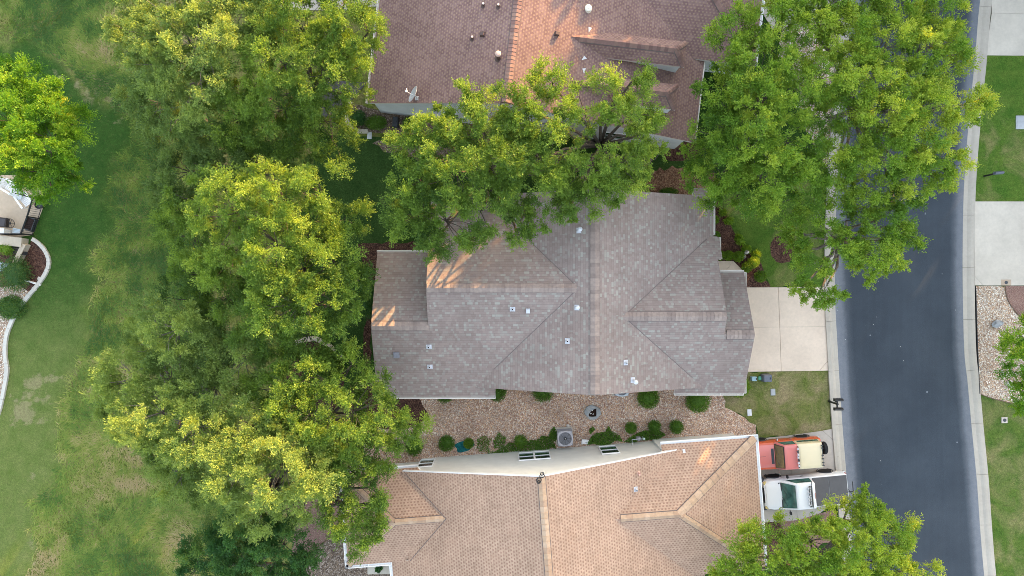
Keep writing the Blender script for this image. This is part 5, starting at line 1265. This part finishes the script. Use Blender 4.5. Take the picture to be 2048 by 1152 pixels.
for x, y, a_, b_ in ((0, .38, .56, .05), (0, -.38, .56, .05), (.26, 0, .05, .8), (-.26, 0, .05, .8)): mb.box((x, y, .15), (a_, b_, .3))
mb.build('box', M_DARK, t); mb = MB(); mb.box((0, 0, .12), (.5, .74, .2)); mb.build('soil', plain('dark_box_fill', (.035, .022, .02), .95, .1, var=.4, scale=20), t)
p = P(36, 500, .4); t = thing('bench', 'dark slatted bench in the shade under the beige wall', 'bench', (p.x, p.y, 0), -.15)
for i in range(4):
    mb = MB(); mb.box((0, -.22+i*.14, .42), (.7, .10, .03)); mb.build('slat', plain('dark_slat', (.06, .05, .045), .8), t)
for x in (-.3, .3):
    mb = MB(); mb.box((x, 0, .2), (.05, .5, .4)); mb.build('leg', M_DARK, t)
p = P(8, 534, .4); t = thing('striped_bench', 'pale blue slatted seat beside the rose bush', 'bench', (p.x, p.y, 0), -.1)
for i in range(4):
    mb = MB(); mb.box((0, -.22+i*.14, .42), (.62, .11, .03)); mb.build('slat', plain('pale_blue_slat', (.40, .48, .52), .7), t)
for x in (-.26, .26):
    mb = MB(); mb.box((x, 0, .2), (.05, .5, .4)); mb.build('leg', M_WHITE, t)
A, B = P(52, 560), P(83, 570); mb = MB(); mb.tube([(A.x, A.y, .08), (B.x, B.y, .08)], .06, 10); mb.tube([(A.x-.1, A.y+.1, .05), (A.x, A.y, .08)], .05, 8)
o = mb.build('drain_pipe', M_WHITE, rel=A); o.location = A; tag(o, 'white pipe lying across the left mulch bed to the edging', 'pipe')

# ---------------------------------------------------------------- vehicles (x forward, y left)
def car_paint(name, c, var=.03):
    g = G(name); f = g.noise(1.5, 3)
    col = g.mix(1.0, c, g.ramp(f, [(.3, g.val(1-var)), (.7, g.val(1+var))]), 'MULTIPLY')
    return g.out(col, .32, .5, **{'Coat Weight': .5, 'Coat Roughness': .08})
def wheel(parent, x, y, r, w, rimc, name='wheel'):
    sg = 1 if y > 0 else -1
    mb = MB(); mb.lathe((x, y, r), [(r*.62, -w/2), (r*.9, -w/2), (r, -w*.32), (r, w*.32), (r*.9, w/2), (r*.62, w/2), (r*.6, 0)], 28, 'Y'); wh = mb.build(name, M_RUBBER, parent, smooth=True)
    mb = MB(); mb.lathe((x, y, r), [(r*.62, -w*.4), (r*.60, w*.40), (r*.5, w*.30), (r*.2, w*.36), (0, w*.38)] if sg > 0 else [(0, -w*.38), (r*.2, -w*.36), (r*.5, -w*.30), (r*.60, -w*.40), (r*.62, w*.4)], 20, 'Y'); rm = mb.build('rim', rimc, wh, smooth=True)
    mb = MB()
    for i in range(6):
        a = math.pi*i/3; c_ = Vector((x+math.cos(a)*r*.4, y+sg*w*.345, r+math.sin(a)*r*.4)); mb.box(c_, (r*.13, .012, r*.13))
    mb.build('openings', M_BLACK, rm); return wh
def section(x, hw, z0, z1, tum=.0, rnd=.07, crown=.03):
    "body cross section, rounded upper edge"
    w1 = hw-tum
    half = [(hw-.06, z0), (hw, z0+.08), (hw, z0+(z1-z0)*.5), (w1, z1-rnd), (w1-rnd*.35, z1-rnd*.3), (w1-rnd, z1), (w1*.5, z1+crown*.7), (0, z1+crown)]
    r = [(x, -y, z) for y, z in half]; l = [(x, y, z) for y, z in half[::-1]][1:]
    return r+l
def panel(mb, pts, n_off=.012, t=.012):
    "thin solid pane through the given points, pushed outward"
    p = [Vector(q) for q in pts]; nn = (p[1]-p[0]).cross(p[2]-p[0]).normalized()
    a = [q+nn*n_off for q in p]; b = [q+nn*(n_off-t) for q in p]; k = len(p)
    mb.add(a+b, [tuple(range(k)), tuple(range(2*k-1, k-1, -1))]+[(i, k+i, k+(i+1) % k, (i+1) % k) for i in range(k)])

M_RED = car_paint('coral_red_paint', (.60, .18, .165)); M_ORANGE = car_paint('orange_red_paint', (.58, .10, .04)); M_CREAMT = car_paint('cream_top', (.66, .57, .38))
M_WPAINT = car_paint('white_paintwork', (.78, .79, .80), .01); M_CHROME = plain('bright_trim', (.6, .6, .6), .2, .5, metal=.8, var=.02)
M_CARGLASS = plain('car_glass', (.045, .115, .10), .03, .7, var=.5, scale=3); M_TAN_IN = plain('tan_glass', (.12, .085, .03), .06, .8, var=.4, scale=3)  # car_glass colour lifted to teal to stand in for tree and sky reflections
def greenhouse(t, xs, hb_, hr, zb, zr, mr, rear_slope=.1, glass=M_CARGLASS, front=M_CARGLASS, name='cab'):
    "xs = windscreen base x, roof front x, roof rear x, base rear x"
    x0, x1, x2, x3 = xs
    def ring(z, xa, xb, hw, rr=.06):
        return [(xa, -hw+rr, z), (xa, hw-rr, z), (xa-rr, hw, z), (xb+rr, hw, z), (xb, hw-rr, z), (xb, -hw+rr, z), (xb+rr, -hw, z), (xa-rr, -hw, z)]
    mb = MB(); mb.loft([ring(zb-.04, x0+.02, x3, hb_), ring(zr-.08, x1+.03, x2-.02, hr+.03), ring(zr-.015, x1-.02, x2+.02, hr, .08), ring(zr+.012, x1-.12, x2+.12, hr-.14, .1)])
    cab = mb.build(name, mr, t, bevel=.02)
    return cab

# red utility truck with cream hard top
t = thing('utility_vehicle', 'coral red off-road car with a cream hard top and rear spare wheel', 'car', (16.2, -9.83, 0), math.radians(184.5)); mr = M_RED
mb = MB()
mb.loft([section(2.05, .74, .55, 1.02, .03), section(1.9, .80, .5, 1.08, .03), section(1.2, .83, .48, 1.12, .03), section(.72, .84, .46, 1.15, .03), section(.3, .85, .46, 1.14, .04, .04), section(-1.9, .85, .48, 1.14, .04, .04), section(-2.05, .82, .55, 1.12, .04, .04)])
body = mb.build('body', M_ORANGE, t, smooth=True)
mb = MB(); mb.loft([[(x, s_*w, z) for s_, w, z in ((-1, .66, z0), (-1, .62, z0+.03), (-1, .3, z0+.045), (1, .3, z0+.045), (1, .62, z0+.03), (1, .66, z0))] for x, z0 in ((1.98, 1.065), (1.3, 1.125), (.74, 1.155))]); hood = mb.build('hood', M_RED, t, smooth=True)
mb = MB(); mb.box((1.35, .0, 1.166), (1.2, .015, .012)); mb.build('seam', M_DARK, hood); mb = MB(); mb.box((.86, .0, 1.198), (.16, .9, .012)); mb.build('cowl_vent', M_DARK, hood)
cab = greenhouse(t, (.72, .36, -.44, -.48), .80, .70, 1.14, 1.76, M_RED)
top = greenhouse(t, (-.43, -.43, -1.84, -1.96), .80, .715, 1.14, 1.78, M_CREAMT, name='hard_top')
mb = MB(); panel(mb, [(.70, -.68, 1.19), (.70, .68, 1.19), (.40, .60, 1.69), (.40, -.60, 1.69)]); ws = mb.build('windscreen', M_TAN_IN, t)
mb = MB(); mb.bar((.71, -.70, 1.175), (.71, .70, 1.175), .035); mb.bar((.385, -.62, 1.71), (.385, .62, 1.71), .035); mb.bar((.71, -.70, 1.175), (.385, -.62, 1.71), .03); mb.bar((.71, .70, 1.175), (.385, .62, 1.71), .03); mb.build('seal', M_BLACK, ws)
mb = MB(); mb.bar((.705, .1, 1.21), (.58, .52, 1.42), .018); mb.bar((.705, -.5, 1.21), (.58, -.1, 1.42), .018); mb.build('wipers', M_BLACK, ws)
for sg in (-1, 1):
    for x0, x1, tp in ((.52, -.36, .20), (-.56, -1.78, .0)):
        a = [(x0, sg*.803, 1.21), (x1, sg*.803, 1.21), (x1, sg*.735, 1.64), (x0-tp, sg*.735, 1.64)]
        mb = MB(); panel(mb, a if sg < 0 else a[::-1], .010); mb.build('side_window', M_CARGLASS, t)
    mb = MB(); mb.box((.0, sg*.858, .93), (1.02, .012, .03)); mb.box((.52, sg*.856, .8), (.012, .012, .6)); mb.box((-.46, sg*.856, .8), (.012, .012, .6)); d = mb.build('door', M_ORANGE, t)
    mb = MB(); mb.box((-.36, sg*.872, .97), (.13, .025, .03)); mb.build('handle', M_CHROME, d)
    mb = MB(); mb.tube([(.55, sg*.84, 1.15), (.6, sg*.98, 1.28)], .012, 6); mb.box((.6, sg*1.0, 1.32), (.04, .12, .17)); mb.build('mirror', M_CHROME, t)
    for x in (1.32, -1.25):
        wheel(t, x, sg*.74, .37, .24, M_CHROME); mb = MB(); mb.torus((x, sg*.852, .37), .43, .028, 24, 6, Matrix.Rotation(math.pi/2, 3, 'X')); mb.build('wheel_arch', M_DARK, t)
    mb = MB(); mb.lathe((2.05, sg*.56, .86), [(.0, .0), (.11, .0), (.11, .03), (.08, .045), (0, .05)], 18, 'X'); mb.build('headlight', plain('lamp_glass', (.75, .75, .7), .1, .8), t)
    mb = MB(); mb.box((-2.06, sg*.66, .85), (.03, .12, .24)); mb.build('tail_light', plain('tail_red', (.35, .02, .015), .3), t)
mb = MB(); panel(mb, [(-1.93, .62, 1.24), (-1.93, -.62, 1.24), (-1.87, -.58, 1.62), (-1.87, .58, 1.62)], .03); mb.build('rear_window', M_CARGLASS, t)
mb = MB(); mb.box((2.14, 0, .55), (.12, 1.6, .16)); mb.build('front_bumper', M_CHROME, t, bevel=.02); mb = MB(); mb.box((-2.14, 0, .52), (.12, 1.6, .16)); mb.build('rear_bumper', M_CHROME, t, bevel=.02)
mb = MB(); mb.lathe((-2.26, -.20, 1.0), [(.2, -.11), (.33, -.11), (.37, -.07), (.37, .07), (.33, .11), (.2, .11)], 28, 'X'); sp = mb.build('spare_wheel', M_RUBBER, t, smooth=True)
mb = MB(); mb.lathe((-2.30, -.20, 1.0), [(.21, 0), (.2, .02), (.06, .03), (0, .03)], 18, 'X'); mb.build('rim', M_DARK, sp)
mb = MB(); mb.bar((-.40, -.62, 1.84), (-.40, .62, 1.84), .04)
for y in (-.6, .6): mb.bar((-.40, y, 1.76), (-.40, y, 1.85), .03)
lb = mb.build('light_bar', M_BLACK, t)
for i in range(7):
    m = MB(); m.box((-.37+.02*(i % 2), -.5+i*.165, 1.89), (.09, .11, .09)); m.build('lamp', (M_WHITEM, M_DARK)[i % 3 == 1], lb)
mb = MB(); mb.bar((-1.78, -.60, 1.84), (-1.78, .60, 1.84), .022)
for y in (-.58, -.42, .0, .2, .42, .58): mb.box((-1.80, y, 1.83), (.10, .05, .09))
mb.build('rear_rack', M_DARK, t)

# white pickup
t = thing('pickup_truck', 'white pickup with a flat dark bed cover and roof light bar', 'pickup', (17.32, -12.06, 0), math.radians(185.5)); mw_ = M_WPAINT
mb = MB()
mb.loft([section(2.38, .72, .55, .98, .04, .12), section(2.22, .86, .5, 1.04, .04, .12), section(1.9, .92, .46, 1.10, .04, .12, .06), section(1.45, .93, .44, 1.16, .05, .12, .05), section(1.3, .94, .44, 1.14, .05, .06), section(-.3, .94, .44, 1.14, .04, .05), section(-2.35, .94, .46, 1.16, .04, .05), section(-2.47, .92, .5, 1.15, .04, .05)])
body = mb.build('body', M_WPAINT, t, smooth=True)
mb = MB(); mb.loft([[(x, s_*w, z) for s_, w, z in ((-1, wd, z0), (-1, wd-.1, z0+.03), (-1, .3, z0+.05), (1, .3, z0+.05), (1, wd-.1, z0+.03), (1, wd, z0))] for x, z0, wd in ((2.30, 1.05, .62), (2.15, 1.10, .68), (1.5, 1.20, .72))]); mb.build('hood', M_WPAINT, t, smooth=True)
cab = greenhouse(t, (1.46, .78, -.30, -.38), .86, .74, 1.15, 1.80, M_WPAINT)
mb = MB(); panel(mb, [(1.42, -.75, 1.20), (1.42, .75, 1.20), (.82, .66, 1.73), (.82, -.66, 1.73)], .014); ws = mb.build('windscreen', M_CARGLASS, t)
mb = MB(); mb.box((1.50, 0, 1.185), (.20, 1.5, .03)); mb.build('cowl', M_DARK, ws); mb = MB(); mb.bar((1.46, .1, 1.24), (1.25, .58, 1.41), .018); mb.bar((1.46, -.55, 1.24), (1.25, -.05, 1.41), .018); mb.build('wipers', M_BLACK, ws)
for sg in (-1, 1):
    a = [(1.12, sg*.868, 1.22), (-.22, sg*.868, 1.22), (-.20, sg*.785, 1.66), (.72, sg*.785, 1.66)]
    mb = MB(); panel(mb, a if sg < 0 else a[::-1], .010); mb.build('side_window', M_CARGLASS, t)
    mb = MB(); mb.box((1.2, sg*.946, .8), (.012, .012, .62)); mb.box((.0, sg*.946, .8), (.012, .012, .62)); mb.box((.6, sg*.95, .78), (1.18, .012, .03)); d = mb.build('door', M_WPAINT, t)
    mb = MB(); mb.box((.12, sg*.955, .98), (.15, .025, .035)); mb.build('handle', M_BLACK, d)
    mb = MB(); mb.bar((1.05, sg*.9, 1.2), (1.05, sg*1.06, 1.22), .04); mb.box((1.05, sg*1.08, 1.26), (.10, .17, .18)); mb.build('mirror', M_BLACK, t, bevel=.02)
    for x in (1.6, -1.55):
        wheel(t, x, sg*.84, .39, .25, M_CHROME); mb = MB(); mb.torus((x, sg*.945, .39), .45, .03, 24, 6, Matrix.Rotation(math.pi/2, 3, 'X')); mb.build('wheel_arch', M_DARK, t)
    mb = MB(); mb.box((2.26, sg*.66, .92), (.20, .30, .15), rz=-sg*.45); mb.build('headlight', plain('yellowed_lamp', (.60, .48, .18), .15, .7), t, bevel=.03)
    mb = MB(); mb.box((-2.46, sg*.84, .95), (.06, .14, .3)); mb.build('tail_light', plain('tail_red_glass', (.35, .03, .02), .3), t)
mb = MB(); mb.loft([[(x, y, z) for z, x in ((.42, 2.40-.16*abs(y/.95)**2), (.42, 2.60-.22*abs(y/.95)**2), (.72, 2.62-.22*abs(y/.95)**2), (.74, 2.40-.16*abs(y/.95)**2))] for y in (-.95, -.6, -.25, .25, .6, .95)]); mb.build('front_bumper', M_DARK, t, bevel=.015)
mb = MB(); mb.box((2.36, 0, .88), (.08, .9, .2)); mb.build('grille', M_BLACK, t); mb = MB(); mb.box((2.61, .0, .60), (.02, .3, .10)); mb.build('number_plate', M_WHITE, t)
mb = MB(); mb.box((-2.56, 0, .55), (.14, 1.8, .18)); mb.build('rear_bumper', M_CHROME, t, bevel=.03)
M_TON = plain('dark_cover', (.10, .097, .10), .75, .25, var=.08, scale=3)
for x0, x1 in ((-.42, -1.36), (-1.385, -2.44)):
    mb = MB(); mb.box(((x0+x1)/2, 0, 1.19), (x0-x1, 1.66, .05)); mb.build('bed_cover', M_TON, t, bevel=.012)
mb = MB()
for x in (.10, -.02): mb.bar((x, -.62, 1.90), (x, .62, 1.90), .03)
for y in (-.58, .58): mb.bar((.04, y, 1.8), (.04, y, 1.91), .03)
for i in range(9): mb.bar((.11, -.56+i*.14, 1.90), (-.03, -.56+i*.14, 1.90), .015)
lb = mb.build('light_bar', M_BLACK, t)
for i in range(5):
    m = MB(); m.lathe((.13, -.48+i*.24, 1.92), [(.0, 0), (.05, 0), (.065, .03), (.065, .06), (0, .07)], 12, 'X'); m.build('lamp', M_WHITEM, lb)
mb = MB(); mb.bar((-.08, -.86, 1.86), (-.08, .74, 1.86), .025); mb.build('rack_bar', M_BLACK, t)
mb = MB(); mb.bar((-2.5, .25, .95), (-2.85, .25, 1.0), .05); mb.bar((-2.85, -.35, 1.0), (-2.85, .75, 1.0), .04); mb.bar((-2.55, .05, .95), (-2.84, .5, 1.0), .03); mb.build('hitch_rack', M_BLACK, t)
mb = MB(); mb.box((-.27, .0, 1.815), (.04, .34, .015)); mb.build('brake_light', plain('dull_red', (.4, .2, .16), .5), t)
